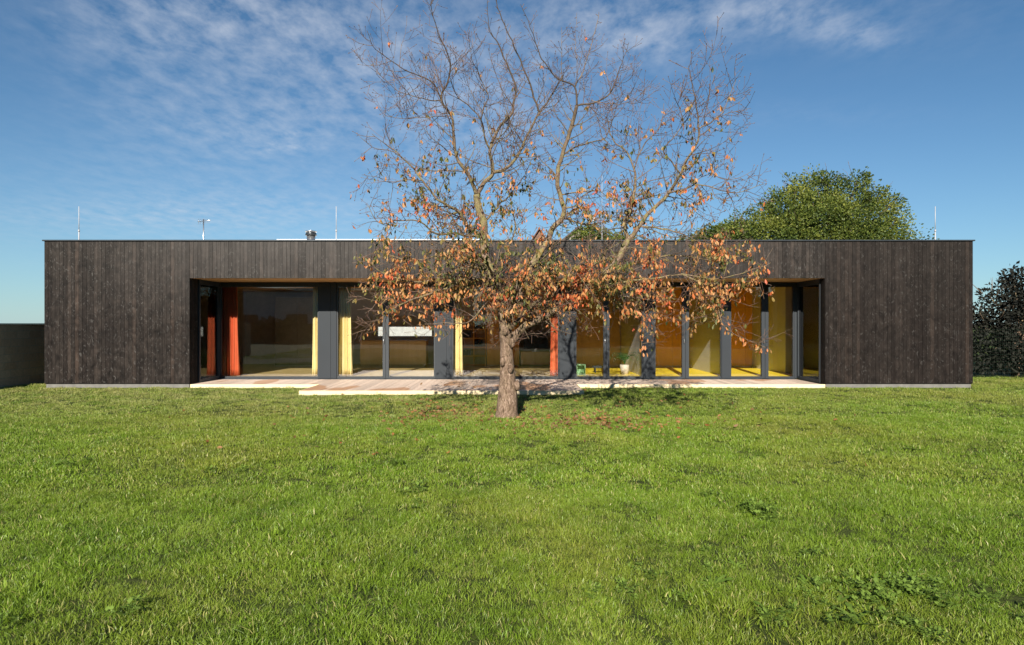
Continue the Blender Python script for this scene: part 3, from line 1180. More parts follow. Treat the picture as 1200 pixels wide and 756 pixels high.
# leaf-cloud geometry (vectorised)
def leaf_mesh(name, pos, dirs, size, rnd, mat, parent, width=.45, fold=.25, curl=.25, tri=False):
    """pos (n,3), dirs (n,3) leaf axis; builds folded, curled leaves"""
    n = len(pos)
    pos = np.asarray(pos, float)
    d = np.asarray(dirs, float)
    d /= np.linalg.norm(d, axis=1)[:, None] + 1e-9
    rv = rng.normal(size=(n, 3))
    s_ = np.cross(d, rv)
    s_ /= np.linalg.norm(s_, axis=1)[:, None] + 1e-9
    nn = np.cross(s_, d)
    size = np.broadcast_to(size, (n,)).astype(float)
    Ls = size[:, None]
    if tri:
        w = Ls * width
        v0 = pos
        v1 = pos + d * Ls * .5 + s_ * w * .5 + nn * Ls * fold * .4
        v2 = pos + d * Ls
        v3 = pos + d * Ls * .5 - s_ * w * .5 + nn * Ls * fold * .4
        V = np.stack([v0, v1, v2, v3], 1)
        K = 4
        fb = np.array([[0, 1, 2, 2], [0, 2, 3, 3]])
        faces = [[0, 1, 2], [0, 2, 3]]
    else:
        prof = [(.30, .78), (.62, 1.0), (.86, .55)]
        cu = curl * rng.uniform(-.6, 1.4, size=(n, 1))
        pts = [pos]
        mids = []
        for t_, wv in prof:
            c = pos + d * Ls * t_ - nn * Ls * cu * t_ * t_
            hw = Ls * width * .5 * wv
            mids.append(c)
            pts += [c + s_ * hw + nn * hw * fold, c, c - s_ * hw + nn * hw * fold]
        pts.append(pos + d * Ls - nn * Ls * cu)
        V = np.stack(pts, 1)
        K = 11
        faces = [[0, 1, 2], [0, 2, 3]]
        for k in range(2):
            a = 1 + k * 3
            faces += [[a, a + 3, a + 4], [a, a + 4, a + 1], [a + 1, a + 4, a + 5], [a + 1, a + 5, a + 2]]
        faces += [[7, 10, 8], [8, 10, 9]]
    off = np.array(WORLD_LOC(parent)) if parent is not None else np.zeros(3)
    V = (V - off).reshape(-1, 3)
    fa = np.array(faces)
    Fs = (fa[None] + (np.arange(n) * K)[:, None, None]).reshape(-1, 3)
    me = bpy.data.meshes.new(name)
    me.vertices.add(len(V))
    me.vertices.foreach_set('co', V.ravel())
    me.loops.add(Fs.size)
    me.loops.foreach_set('vertex_index', Fs.ravel().astype(np.int32))
    me.polygons.add(len(Fs))
    me.polygons.foreach_set('loop_start', (np.arange(len(Fs)) * 3).astype(np.int32))
    me.polygons.foreach_set('use_smooth', np.ones(len(Fs), bool) if not tri else np.zeros(len(Fs), bool))
    me.update(calc_edges=True)
    at = me.attributes.new('rnd', 'FLOAT', 'POINT')
    at.data.foreach_set('value', np.repeat(rnd, K).astype(np.float32))
    me.materials.append(mat)
    o = bpy.data.objects.new(name, me)
    COL.objects.link(o)
    if parent is not None:
        o.parent = parent
    return o


def smooth_path(pts, rad, step=.07):
    """Catmull-Rom resample"""
    pts = [np.array(p, float) for p in pts]
    P0 = [2 * pts[0] - pts[1]] + pts + [2 * pts[-1] - pts[-2]]
    out, ro = [], []
    for i in range(1, len(P0) - 2):
        seg = np.linalg.norm(P0[i + 1] - P0[i])
        k = max(1, int(seg / step))
        for j in range(k):
            t_ = j / k
            a, b, c, d = P0[i - 1:i + 3]
            q = .5 * ((2 * b) + (-a + c) * t_ + (2 * a - 5 * b + 4 * c - d) * t_ ** 2 + (-a + 3 * b - 3 * c + d) * t_ ** 3)
            out.append(q)
            ro.append(rad[i - 1] * (1 - t_) + rad[i] * t_)
    out.append(pts[-1])
    ro.append(rad[-1])
    return out, ro


TD = 10.9
tree = empty('cherry_tree', (P(594, 490, TD).x, TD, -.04), 'nearly bare cherry tree with orange autumn leaves standing on the lawn before the house', 'tree')


def bark_bump(p, th, i):
    v_ = Vector((p.x + math.cos(th) * .5, p.y + math.sin(th) * .5, p.z * .5))
    return 1 + .10 * mnoise.noise(v_ * 3.0) + .05 * mnoise.noise(v_ * 11.0) + .03 * mnoise.noise(v_ * 27)


# trunk and central stem
TR = [(594, 496, 0, .27), (594, 490, 0, .222), (594, 484, 0, .188), (594.5, 470, 0, .166), (595, 452, 0, .143), (594.5, 432, 0, .120), (593.5, 412, 0, .108), (593, 395, 0, .112), (592, 380, .0, .105),
      (588, 360, .05, .088), (581, 335, .08, .078), (573.5, 315, .1, .074), (569, 301, .1, .072), (567, 276, .08, .074), (566, 259, .05, .070), (561, 244, .03, .062), (558, 228, 0, .055)]
pt, rd = smooth_path([P(x, y, TD + d) for x, y, d, r in TR], [r for *_, r in TR], .035)
mb = MB()
mb.tube(pt, rd, 28, 0, 0, bump=bark_bump)
# burrs and a cut stump on the stem
for (x, y, dd, r_) in ((606, 452, -.10, .055), (598, 432, -.14, .05), (589, 424, -.12, .045), (600, 402, -.12, .05), (592, 388, -.12, .05), (603, 395, -.02, .09)):
    c = P(x, y, TD + dd)
    mb.tube([c + Vector((0, .03, -.09)), c + Vector((0, .0, -.05)), c, c + Vector((0, 0, .05)), c + Vector((0, .03, .09))], [.01, r_ * .8, r_, r_ * .8, .01], 12, 0, 0, bump=bark_bump)
mb.build('trunk', M['bark'], tree)

# main limbs measured on the photograph: (x, y, depth offset) + start/end radius
LIMBS = [
    ('r1', [(597, 372, 0), (608, 345, .15), (625, 308, .3), (642, 282, .4), (648, 268, .4), (659, 255, .45), (662, 244, .45), (656, 227, .45), (653, 208, .4), (659, 179, .4), (666, 160, .4), (671, 141, .4), (676, 124, .35)], .062, .030),
    ('l1', [(600, 396, 0), (614, 384, -.1), (640, 369, -.3), (662, 354, -.4), (683, 341, -.45), (715, 315, -.4), (729, 295, -.3), (736, 281, -.25)], .072, .050),
    ('r2a', [(736, 281, -.25), (733, 262, -.2), (741, 240, -.1), (744, 217, 0), (743, 198, .05), (734, 179, .1), (718, 163, .2), (712, 140, .3)], .034, .008),
    ('r2b', [(736, 281, -.25), (750, 265, -.3), (762, 248, -.35), (776, 235, -.35), (787, 221, -.35), (797, 204, -.4), (804, 190, -.4), (813, 175, -.4), (819, 160, -.4), (818, 141, -.45), (815, 119, -.5), (811, 95, -.55), (807, 77, -.6)], .040, .005),
    ('r2c', [(819, 151, -.4), (841, 138, -.3), (850, 125, -.25), (858, 104, -.2), (862, 93, -.2)], .012, .004),
    ('r2d', [(841, 138, -.3), (854, 133, -.3), (867, 130, -.3), (880, 127, -.3)], .007, .003),
    ('r2e', [(797, 204, -.4), (788, 191, -.5), (778, 178, -.6), (784, 167, -.65), (800, 145, -.7), (797, 130, -.75), (789, 114, -.8)], .014, .004),
    ('r2f', [(782, 227, -.35), (793, 224, -.5), (804, 221, -.6), (817, 217, -.7), (834, 219, -.8), (848, 224, -.9), (867, 226, -1.), (895, 216, -1.1)], .016, .004),
    ('r2g', [(804, 221, -.6), (822, 208, -.6), (834, 202, -.6), (852, 191, -.6)], .010, .003),
    ('r2h', [(834, 203, -.6), (848, 210, -.7), (863, 210, -.8), (883, 200, -.9)], .007, .003),
    ('r2i', [(834, 220, -.8), (838, 231, -.8), (850, 235, -.85), (865, 235, -.9), (877, 228, -.9)], .006, .003),
    ('r2j', [(743, 198, .05), (754, 171, .0), (772, 151, -.1), (777, 135, -.1), (778, 121, -.1)], .012, .004),
    ('r1a', [(676, 124, .35), (674, 101, .3), (656, 94, .3), (637, 73, .2), (628, 52, .2), (623, 35, .1), (610, 5, .1)], .018, .004),
    ('r1b', [(674, 101, .3), (683, 84, .4), (691, 59, .5), (700, 25, .6), (702, 14, .6)], .012, .004),
    ('r1c', [(660, 95, .3), (658, 75, .2), (658, 55, .1), (658, 32, .1)], .008, .003),
    ('r1d', [(676, 90, .35), (676, 70, .5), (674, 48, .6), (676, 15, .7)], .007, .003),
    ('r1e', [(676, 124, .35), (697, 120, .4), (712, 112, .5), (719, 101, .5), (723, 89, .6), (729, 74, .6), (737, 50, .7)], .018, .004),
    ('r1f', [(658, 182, .4), (676, 172, .5), (694, 166, .6), (710, 161, .7), (716, 146, .8), (723, 124, .9), (731, 105, 1.)], .016, .004),
    ('r1g', [(662, 244, .45), (676, 240, .5), (683, 230, .6), (700, 224, .7), (720, 236, .8), (735, 246, .9)], .016, .004),
    ('r1h', [(657, 228, .45), (680, 225, .6), (700, 223, .6)], .014, .006),
    ('r1i', [(693, 118, .4), (712, 122, .4), (735, 120, .4), (750, 112, .4), (762, 100, .4)], .009, .003),
    ('m1', [(558, 228, 0), (566, 216, .1), (577, 204, .15), (576, 190, .15), (574, 175, .2), (585, 149, .3), (599, 135, .4), (602, 120, .4), (604, 102, .4), (594, 76, .4), (585, 54, .4), (577, 41, .4), (572, 30, .4), (572, -4, .4)], .042, .004),
    ('m2', [(577, 203, .15), (596, 196, .3), (610, 176, .4), (618, 159, .5), (632, 132, .6), (642, 119, .7), (650, 105, .7), (660, 88, .8)], .032, .010),
    ('m3', [(632, 132, .6), (626, 115, .6), (620, 95, .6), (608, 67, .6), (599, 46, .6), (589, 24, .6), (582, 2, .6), (578, -15, .6)], .020, .006),
    ('m4', [(574, 175, .2), (569, 163, .1), (563, 140, -.1), (548, 124, -.2), (533, 108, -.3), (528, 95, -.4)], .018, .005),
    ('m5', [(574, 168, .2), (583, 162, .1), (594, 164, 0), (606, 150, -.1), (622, 143, -.2)], .012, .003),
    ('m6', [(563, 140, -.1), (568, 122, -.2), (572, 112, -.3), (562, 90, -.4), (553, 70, -.5), (552, 55, -.6)], .012, .003),
    ('g1', [(558, 228, 0), (552, 212, -.1), (545, 200, -.2), (537, 187, -.3), (533, 171, -.35), (531, 148, -.4), (529, 136, -.4), (517, 117, -.4), (523, 98, -.4), (528, 82, -.45), (521, 57, -.5), (511, 33, -.6), (506, 9, -.6), (505, -12, -.6)], .036, .004),
    ('g2', [(517, 117, -.4), (510, 100, -.5), (504, 94, -.5), (483, 86, -.6), (469, 79, -.7), (452, 67, -.8), (437, 54, -.9), (430, 36, -1.)], .013, .004),
    ('g3', [(517, 117, -.4), (504, 118, -.5), (491, 114, -.6), (469, 108, -.7), (455, 97, -.8), (440, 83, -.9)], .011, .003),
    ('g4', [(529, 136, -.4), (515, 136, -.5), (499, 137, -.5), (480, 139, -.6), (460, 137, -.7), (450, 130, -.8)], .009, .003),
    ('g5', [(528, 84, -.45), (540, 70, -.5), (551, 57, -.6), (560, 44, -.6)], .007, .003),
    ('h1', [(562, 275, .05), (550, 267, -.1), (537, 248, -.3), (523, 240, -.4), (512, 233, -.5), (495, 212, -.6), (483, 196, -.6), (469, 182, -.7), (455, 171, -.7), (436, 157, -.8)], .036, .004),
    ('h2', [(471, 184, -.7), (455, 176, -.8), (437, 173, -.9), (420, 158, -1.)], .008, .003),
    ('h3', [(565, 278, .05), (548, 276, -.1), (531, 273, -.3), (509, 273, -.5), (491, 260, -.7), (467, 258, -.8), (445, 262, -.9), (430, 240, -1.)], .026, .004),
    ('h4', [(495, 212, -.6), (478, 210, -.6), (460, 214, -.7), (440, 208, -.8), (424, 205, -.9)], .009, .003),
    ('h5', [(537, 248, -.3), (526, 252, -.3), (520, 262, -.3), (512, 268, -.3)], .014, .006),
    ('k1', [(583, 340, .05), (565, 330, -.2), (544, 326, -.4), (530, 335, -.5), (509, 342, -.6), (492, 348, -.7), (475, 355, -.8), (458, 364, -.9), (442, 376, -1.), (430, 389, -1.1)], .028, .004),
    ('k2', [(592, 372, 0), (575, 352, -.3), (554, 374, -.6), (540, 379, -.7), (520, 379, -.8), (489, 381, -.9)], .014, .004),
    ('k3', [(576, 318, .05), (552, 312, .0), (530, 318, -.1), (500, 330, -.3), (470, 328, -.4), (445, 318, -.5), (428, 300, -.6)], .026, .004),
    ('k4', [(572, 305, .1), (545, 298, .4), (515, 300, .7), (485, 305, .9), (455, 298, 1.1), (435, 282, 1.2)], .024, .004),
    ('k5', [(475, 355, -.8), (455, 350, -1.), (438, 352, -1.1), (420, 347, -1.2)], .008, .003),
    ('p1', [(683, 341, -.45), (705, 334, -.6), (735, 330, -.7), (765, 326, -.8), (800, 322, -.9), (835, 327, -1.), (865, 322, -1.1), (903, 308, -1.2)], .026, .004),
    ('p2', [(715, 315, -.4), (745, 308, -.3), (775, 300, -.2), (805, 300, -.1), (838, 306, 0), (868, 300, .1), (890, 292, .1)], .024, .004),
    ('p3', [(800, 322, -.9), (822, 332, -1.), (838, 349, -1.1), (846, 378, -1.1), (860, 392, -1.1), (877, 399, -1.15), (905, 411, -1.2)], .014, .003),
    ('p4', [(745, 330, -.7), (752, 348, -.8), (755, 370, -.8), (752, 398, -.8), (754, 412, -.8)], .009, .003),
    ('p5', [(700, 336, -.55), (720, 346, -.8), (742, 348, -.9), (765, 352, -1.), (776, 350, -1.)], .010, .003),
    ('p6', [(750, 265, -.3), (775, 268, -.5), (800, 275, -.6), (825, 285, -.7), (850, 288, -.8)], .016, .004),
    ('p7', [(788, 221, -.35), (800, 232, -.4), (812, 245, -.4), (822, 256, -.4)], .009, .003),
    ('q1', [(598, 385, .0), (612, 370, .4), (640, 345, .9), (672, 325, 1.3), (705, 305, 1.6), (740, 292, 1.9)], .040, .006),
    ('q2', [(590, 365, .0), (585, 335, .5), (560, 305, 1.0), (540, 270, 1.4), (520, 240, 1.7), (505, 205, 1.9)], .036, .005),
    ('q3', [(593, 375, .0), (606, 340, -.5), (622, 315, -.9), (640, 300, -1.2), (655, 280, -1.5)], .030, .005),
    ('q4', [(580, 332, .0), (572, 310, -.5), (560, 300, -.9), (545, 290, -1.3), (530, 285, -1.6)], .026, .004),
    ('q5', [(659, 255, .45), (680, 262, .8), (700, 262, 1.1), (725, 255, 1.4), (745, 240, 1.6)], .016, .004),
    ('q6', [(567, 262, .0), (585, 240, .5), (600, 225, .9), (615, 205, 1.2), (625, 180, 1.4)], .022, .004),
    ('q7', [(640, 369, -.3), (652, 340, -.7), (670, 318, -1.1), (700, 300, -1.4), (725, 285, -1.6)], .022, .004),
    ('q8', [(580, 335, .1), (592, 300, .3), (604, 268, .4), (600, 245, .4), (596, 222, .5)], .022, .006),
]
TC = P(600, 330, TD)


def leafw(p):
    """how many leaves the crown carries at this height and side"""
    z, x = p.z, p.x
    if z > 5.2:
        return .006
    if z > 4.35:
        return .06
    if z > 3.75:
        return .30 if x > -1.5 else .20
    if z > 2.95:
        return .50 if x > -1.9 else .36
    if z > 2.05:
        return 1.0
    if z > 1.72:
        return .55
    if z > 1.45:
        return .16
    return .03


class Limb:
    def __init__(s):
        s.twigs = MB()
        s.n1 = 0
        s.lp = []
        s.ld = []
        s.lr = []


def grow(lb, p, d, length, r, lvl):
    rr = random
    step = .055 if lvl > 1 else .07
    n = max(3, int(length / step))
    pts = [p.copy()]
    rad = [r]
    d = d.normalized()
    lb.n1 += lvl == 1
    for i in range(n):
        s_ = (i + 1) / n
        hi = min(1, max(0, (p.z - 2.9) / 2.0))
        trop = Vector((0, 0, .075 * hi + (.035 if s_ > .5 else -.045) * (1 - hi)))
        w = Vector((rr.gauss(0, .09), rr.gauss(0, .09), rr.gauss(0, .07)))
        d = (d + trop + w).normalized()
        p = p + d * step
        pts.append(p.copy())
        rad.append(max(.0027, r * (1 - .72 * s_)))
        if p.z < 1.15 or p.x < -2.55 or p.x > (3.95 if p.z > 3.2 else 4.25) or p.z > 6.95:
            break
    at = 0.2 if r > .010 else (.65 if lvl == 1 else 1.0)
    lb.twigs.tube(pts, rad, 5 if r > .008 else 3, 0, at, cap=False)
    n = len(pts) - 1
    if lvl < 3:
        i = 1 + rr.randint(0, 1)
        while i < n:
            s_ = i / n
            dd = (pts[i + 1] - pts[i]).normalized() if i < n else d
            perp = Vector((rr.gauss(0, 1), rr.gauss(0, 1), rr.gauss(0, .8)))
            perp = (perp - dd * perp.dot(dd)).normalized()
            nd = dd * rr.uniform(.4, .9) + perp * rr.uniform(.7, 1.1)
            ln = length * rr.uniform(.28, .65) * (1.1 - .5 * s_)
            if lvl == 2:
                ln = rr.uniform(.04, .18)
            if ln > .03:
                grow(lb, pts[i], nd, ln, max(.0022, rad[i] * .55), lvl + 1)
            i += (rr.choice((2, 3, 3, 4)) if p.z > 3.6 else rr.choice((1, 2, 3, 3))) if lvl == 1 else rr.choice((2, 3, 4, 5))
    # buds on the bare shoots
    if p.z > 3.2:
        for q in pts[1:]:
            if rr.random() < .30:
                o_ = Vector((rr.gauss(0, 1), rr.gauss(0, 1), rr.gauss(0, 1))).normalized() * .012
                lb.twigs.tube([q, q + o_ * .6, q + o_ * 1.6], [.003, .005, .001], 4, 0, 1.0, cap=False)
        q = pts[-1]
        lb.twigs.tube([q - d * .004, q + d * .010, q + d * .022], [.003, .0065, .002], 4, 0, 1.0, cap=False)
    # leaves hang from the shoots
    if lvl >= 2:
        for q in pts[1:]:
            cl = mnoise.noise(Vector((q.x * 1.3 + 4, q.y * 1.3, q.z * 1.5)))
            w = leafw(q) * min(2.1, max(.04, 1 + cl * 3.4))
            if rr.random() < w * .52:
                k = 1 if rr.random() < .45 else 2
                if q.z > 3.6:
                    k = rr.choice((2, 3, 4))
                for _ in range(k):
                    dr = Vector((rr.gauss(0, .42), rr.gauss(0, .42), -1)).normalized()
                    st_ = rr.uniform(.01, .04)
                    a0 = q + Vector((rr.gauss(0, .012), rr.gauss(0, .012), -st_))
                    lb.lp.append(tuple(a0))
                    lb.ld.append(tuple(dr))
                    # colour follows the cluster it hangs in
                    c_ = .5 + .62 * mnoise.noise(Vector((q.x * 1.5 + 20, q.y * 1.5, q.z * 2.2))) + rr.gauss(0, .20)
                    if q.x < -.2 and q.z < 3:
                        c_ += .06
                    lb.lr.append(min(1, max(0, c_)))


LEAF = leaf_mat('autumn_leaf', [(0, (.56, .115, .045)), (.14, (.60, .185, .060)), (.30, (.57, .25, .090)), (.44, (.50, .27, .11)), (.56, (.30, .20, .060)), (.68, (.17, .16, .045)), (.84, (.075, .095, .025)), (1, (.035, .055, .015))], .38, .5, 60)
nleaf = 0
for nm, pts, r0, r1 in LIMBS:
    m_ = len(pts)
    ra = [r0 + (r1 - r0) * (i / (m_ - 1)) ** .8 for i in range(m_)]
    pw = [P(x, y, TD + d) for x, y, d in pts]
    sp_, sr_ = smooth_path(pw, ra, .05)
    # small kinks like real growth
    sp2 = []
    for i, q in enumerate(sp_):
        q = Vector(q)
        if 0 < i < len(sp_) - 1:
            q += Vector((mnoise.noise(q * 6), mnoise.noise(q * 6 + Vector((9, 0, 0))), mnoise.noise(q * 6 + Vector((0, 9, 0))))) * .022
        sp2.append(q)
    mb = MB()
    mb.tube(sp2, sr_, 12 if r0 > .03 else (8 if r0 > .012 else 5), 0, .1, bump=bark_bump if r0 > .02 else None)
    if r0 <= .012:
        mb.a = [np.full_like(a, .5) for a in mb.a]
    lb = Limb()
    tot_len = 0
    i = 2
    while i < len(sp2) - 1:
        q = sp2[i]
        dd = (sp2[i + 1] - sp2[i - 1]).normalized()
        out = Vector((q.x - TC.x, (q.y - TD) * 1.0, 0))
        out = out.normalized() if out.length > .1 else Vector((1, 0, 0))
        perp = Vector((random.gauss(0, 1), random.gauss(0, 1), random.gauss(0, .8))) + out * .3
        perp = (perp - dd * perp.dot(dd)).normalized()
        s_ = i / len(sp2)
        hi = q.z > 3.3
        thick = sr_[i] > .05
        nd = dd * random.uniform(.2, .8) + perp + Vector((0, 0, .12 if hi else .0))
        ln = random.uniform(.40, 1.15) * (1.0 - .35 * s_)
        if 4 < q.z < 5.6:
            ln *= 1.2
        if q.z > 6:
            ln *= .55
        if r0 < .009:
            ln *= .5
        if q.z + nd.normalized().z * ln < 1.25:
            nd.z = abs(nd.z) * .5
        if q.z > 1.15:
            grow(lb, q, nd, ln, min(.011, max(.0058, sr_[i] * .45)), 1)
        i += random.choice((1, 2, 2, 3)) if not hi else random.choice((1, 2, 3, 3))
    # leaf-bearing spurs straight on the limb
    for i in range(2, len(sp2), 2):
        q = sp2[i]
        if leafw(q) > .3 and random.random() < .8:
            grow(lb, q, Vector((random.gauss(0, 1), random.gauss(0, 1), random.gauss(0, .5))), random.uniform(.08, .22), .003, 2)
    if nm in ('p3', 'p4', 'k1', 'k2'):
        for i in range(len(sp2) // 3, len(sp2)):
            if random.random() < .8:
                for _ in range(2):
                    q = sp2[i] + Vector((random.gauss(0, .03), random.gauss(0, .03), -.02))
                    lb.lp.append(tuple(q))
                    lb.ld.append((random.gauss(0, .35), random.gauss(0, .35), -1))
                    lb.lr.append(min(1, max(0, random.gauss(.3, .15))))
    few = lb.n1 < 8
    if few:                       # too few shoots to be a part of their own: they stay with the limb
        T = lb.twigs
        for v_, a_ in zip(T.v, T.a):
            mb.v.append(v_)
            mb.a.append(a_)
        mb.f += [tuple(i + mb.n for i in f) for f in T.f]
        mb.m += [1] * len(T.m)
        mb.smooth += T.smooth
        mb.n += T.n
    lo = mb.build('limb', [M['bark'] if r0 > .012 else M['twig'], M['twig']], tree)
    if lb.twigs.n and not few:
        lb.twigs.build('twigs', M['twig'], lo)
    if lb.lp:
        nleaf += len(lb.lp)
        k = len(lb.lp)
        leaf_mesh('foliage', lb.lp, lb.ld, rng.uniform(.045, .095, k), np.array(lb.lr), LEAF, lo, width=.44, fold=.45, curl=.3)
print('LEAVES', nleaf)

# ------------------------------------------------------------------ other trees


def clump_tree(name, base, blobs, nleaf_, size, mat, label, cat, trunk_r, seed, group=None, dens_skin=.55, twigs=40, out=.8):
    rg = np.random.default_rng(seed)
    t_ = empty(name, base, label, cat, group)
    mb = MB()
    b0 = Vector(base)
    top = Vector(blobs[0][:3])
    rr = random.Random(seed)
    mb.tube([b0, b0 + (top - b0) * .25 + Vector((.1, 0, 0)), b0 + (top - b0) * .55, top], [trunk_r * 1.3, trunk_r, trunk_r * .75, trunk_r * .35], 12, 0, 0, bump=bark_bump)
    for bl in blobs[1:]:
        c = Vector(bl[:3])
        s_ = b0 + (top - b0) * rr.uniform(.3, .6)
        mid = (s_ + c) / 2 + Vector((0, 0, .1))
        mb.tube([s_, mid, c], [trunk_r * .5, trunk_r * .35, trunk_r * .12], 8, 0, 0)
    mb.build('trunk', M['bark'], t_)
    vol = np.array([b[3] * b[4] * b[5] for b in blobs]) ** .75
    vol /= vol.sum()
    pos, dr = [], []
    for b, w in zip(blobs, vol):
        n = int(nleaf_ * w)
        # clumps inside each blob
        nc = max(8, n // 45)
        d = rg.normal(size=(nc, 3))
        d /= np.linalg.norm(d, axis=1)[:, None]
        rad = rg.uniform(.45, 1.05, size=(nc, 1)) ** .6
        cc = d * rad * np.array(b[3:6]) + np.array(b[:3])
        per = n // nc + 1
        idx = np.repeat(np.arange(nc), per)
        cs = rg.uniform(.5, 1.3, nc)[idx][:, None] * (.15 * np.mean(b[3:6]) + .10)
        off = rg.normal(size=(len(idx), 3))
        ol = np.linalg.norm(off, axis=1)[:, None]
        off = off / ol * np.minimum(ol, 1.9) * cs * np.array([1, 1, .8])
        pos.append(cc[idx] + off)
        dr.append(off / (np.linalg.norm(off, axis=1)[:, None] + 1e-6) * out + rg.normal(size=off.shape) * .6 + d[idx] * .4)
    pos = np.concatenate(pos)
    dr = np.concatenate(dr)
    keep = pos[:, 2] > base[2] + .15
    pos, dr = pos[keep], dr[keep]
    nz = np.array([mnoise.noise(Vector(p_) * .9) for p_ in pos])
    rnd = np.clip(.5 + nz * .5 + rg.normal(size=len(pos)) * .16, 0, 1)
    leaf_mesh('crown', pos, dr, rg.uniform(.7, 1.3, len(pos)) * size, rnd, mat, t_, width=.55, fold=.3, tri=True)
    # stray shoots
    mb = MB()
    for k in range(twigs):
        b = blobs[rr.randrange(len(blobs))]
        d = Vector((rr.gauss(0, 1), rr.gauss(0, 1), abs(rr.gauss(0, 1)))).normalized()
        c = Vector(b[:3]) + Vector((d.x * b[3], d.y * b[4], d.z * b[5])) * .85
        e = c + (d + Vector((0, 0, .5))).normalized() * rr.uniform(.3, .8)
        mb.tube([c, (c + e) / 2 + Vector((rr.gauss(0, .04), 0, 0)), e], [.012, .008, .004], 4, 0, .6)
    if twigs:
        mb.build('shoots', M['twig'], t_)
    return t_


GREEN = leaf_mat('green_tree_leaf', [(0, (.024, .044, .009)), (.35, (.068, .102, .018)), (.65, (.145, .178, .030)), (1, (.26, .265, .05))], .35, .5, 12)
D0 = 29
bl = []


def bpx(x, y, D, rx_, ry_=None, rz_=None):
    p = P(x, y, D)
    s_ = D / F
    return (p.x, p.y, p.z, rx_ * s_, (ry_ or rx_) * s_, (rz_ or rx_) * s_)


bl = [bpx(960, 275, D0, 46, 50, 44), bpx(925, 246, D0 - .5, 30, 34, 26), bpx(955, 232, D0, 24, 28, 26), bpx(998, 232, D0 + .3, 26, 28, 22), bpx(1026, 256, D0, 26, 26, 30),
      bpx(890, 266, D0 - .3, 30, 30, 20), bpx(1045, 275, D0, 18, 18, 14), bpx(975, 296, D0, 90, 70, 34), bpx(1000, 262, D0 - 1.4, 30, 30, 26), bpx(905, 285, D0 - 1, 44, 40, 22),
      bpx(1042, 240, D0, 13, 13, 12), bpx(936, 216, D0, 13, 13, 12), bpx(968, 210, D0, 14, 14, 9), bpx(1004, 212, D0, 15, 15, 9), bpx(870, 275, D0, 18, 18, 14), bpx(918, 232, D0, 12, 12, 10),
      bpx(940, 262, D0 - 1.6, 22, 22, 18), bpx(972, 250, D0 - 1.6, 20, 20, 18), bpx(1020, 280, D0 - 1.2, 24, 24, 18), bpx(1030, 228, D0, 10, 10, 9), bpx(900, 248, D0, 14, 14, 10)]
clump_tree('leafy_tree', (P(960, 379, D0).x, D0, -.05), bl, 60000, .12, GREEN, 'full green tree rising behind the right part of the flat roof', 'tree', .22, 5, twigs=70)
bl = [bpx(836, 288, 33, 24, 26, 18), bpx(856, 280, 33, 24, 24, 16), bpx(812, 294, 33, 16, 18, 12)]
clump_tree('leafy_tree', (P(820, 379, 33).x, 33, -.05), bl, 9000, .15, GREEN, 'lower green bushy tree left of the full green tree behind the roof', 'tree', .14, 6, twigs=20)
DARKG = leaf_mat('dark_shrub_leaf', [(0, (.02, .03, .01)), (1, (.05, .06, .02))], .3, .5, 12)
bl = [bpx(690, 280, 36, 22, 20, 12), bpx(712, 284, 36, 18, 18, 10), bpx(735, 286, 36, 16, 16, 8)]
clump_tree('leafy_tree', (P(700, 379, 36).x, 36, -.05), bl, 5000, .16, GREEN, 'dark green treetop in front of the distant dark gable', 'tree', .14, 8, twigs=10)

COPPER = leaf_mat('copper_leaf', [(0, (.004, .005, .003)), (.5, (.009, .010, .006)), (.88, (.018, .018, .010)), (1, (.035, .028, .018))], .10, .8, 14)
s_ = 19.5
bl = [bpx(1200, 350, s_, 26, 30, 30), bpx(1172, 368, s_, 22, 24, 24), bpx(1152, 385, s_, 16, 20, 20), bpx(1165, 410, s_, 26, 26, 26), bpx(1195, 400, s_, 30, 26, 30),
      bpx(1150, 425, s_, 16, 20, 20), bpx(1185, 432, s_, 24, 24, 20), bpx(1225, 340, s_, 30, 30, 30), bpx(1235, 390, s_, 40, 30, 50), bpx(1160, 348, s_, 9, 9, 9), bpx(1188, 326, s_, 10, 10, 12)]
clump_tree('dark_shrub', (P(1190, 379, s_).x, s_, -.05), bl, 11000, .13, COPPER, 'dark bronze-leaved shrub at the right picture edge beside the house', 'shrub', .07, 11, twigs=20)
bl = [bpx(1290, 370, s_, 50, 30, 50), bpx(1330, 330, s_, 50, 30, 50), bpx(1270, 420, s_, 40, 30, 30)]
clump_tree('dark_shrub', (P(1295, 379, s_).x, s_, -.05), bl, 6000, .15, COPPER, 'dark shrub standing beyond the shrub at the right picture edge', 'shrub', .07, 12, twigs=10)

# wire fence in front of the shrubs
wf = empty('wire_fence', (13.5, 18.6, 0), 'thin green wire fence in front of the dark shrub right of the house', 'fence')
GF = plain('green_fence_wire', (.010, .030, .015), .5)
for xx in (12.3, 15.3, 18.3):
    mb = MB()
    mb.tube([(xx, 18.6, -.1), (xx, 18.6, 1.5)], .02, 8)
    mb.build('post', GF, wf)
mb = MB()
for k in range(14):
    mb.tube([(12.3, 18.62, .05 + k * .105), (18.3, 18.62, .05 + k * .105)], .0012, 4, cap=False)
for k in range(100):
    mb.tube([(12.3 + k * .06, 18.623, .0), (12.3 + k * .06, 18.623, 1.45)], .0010, 4, cap=False)
mb.build('mesh_panel', GF, wf)

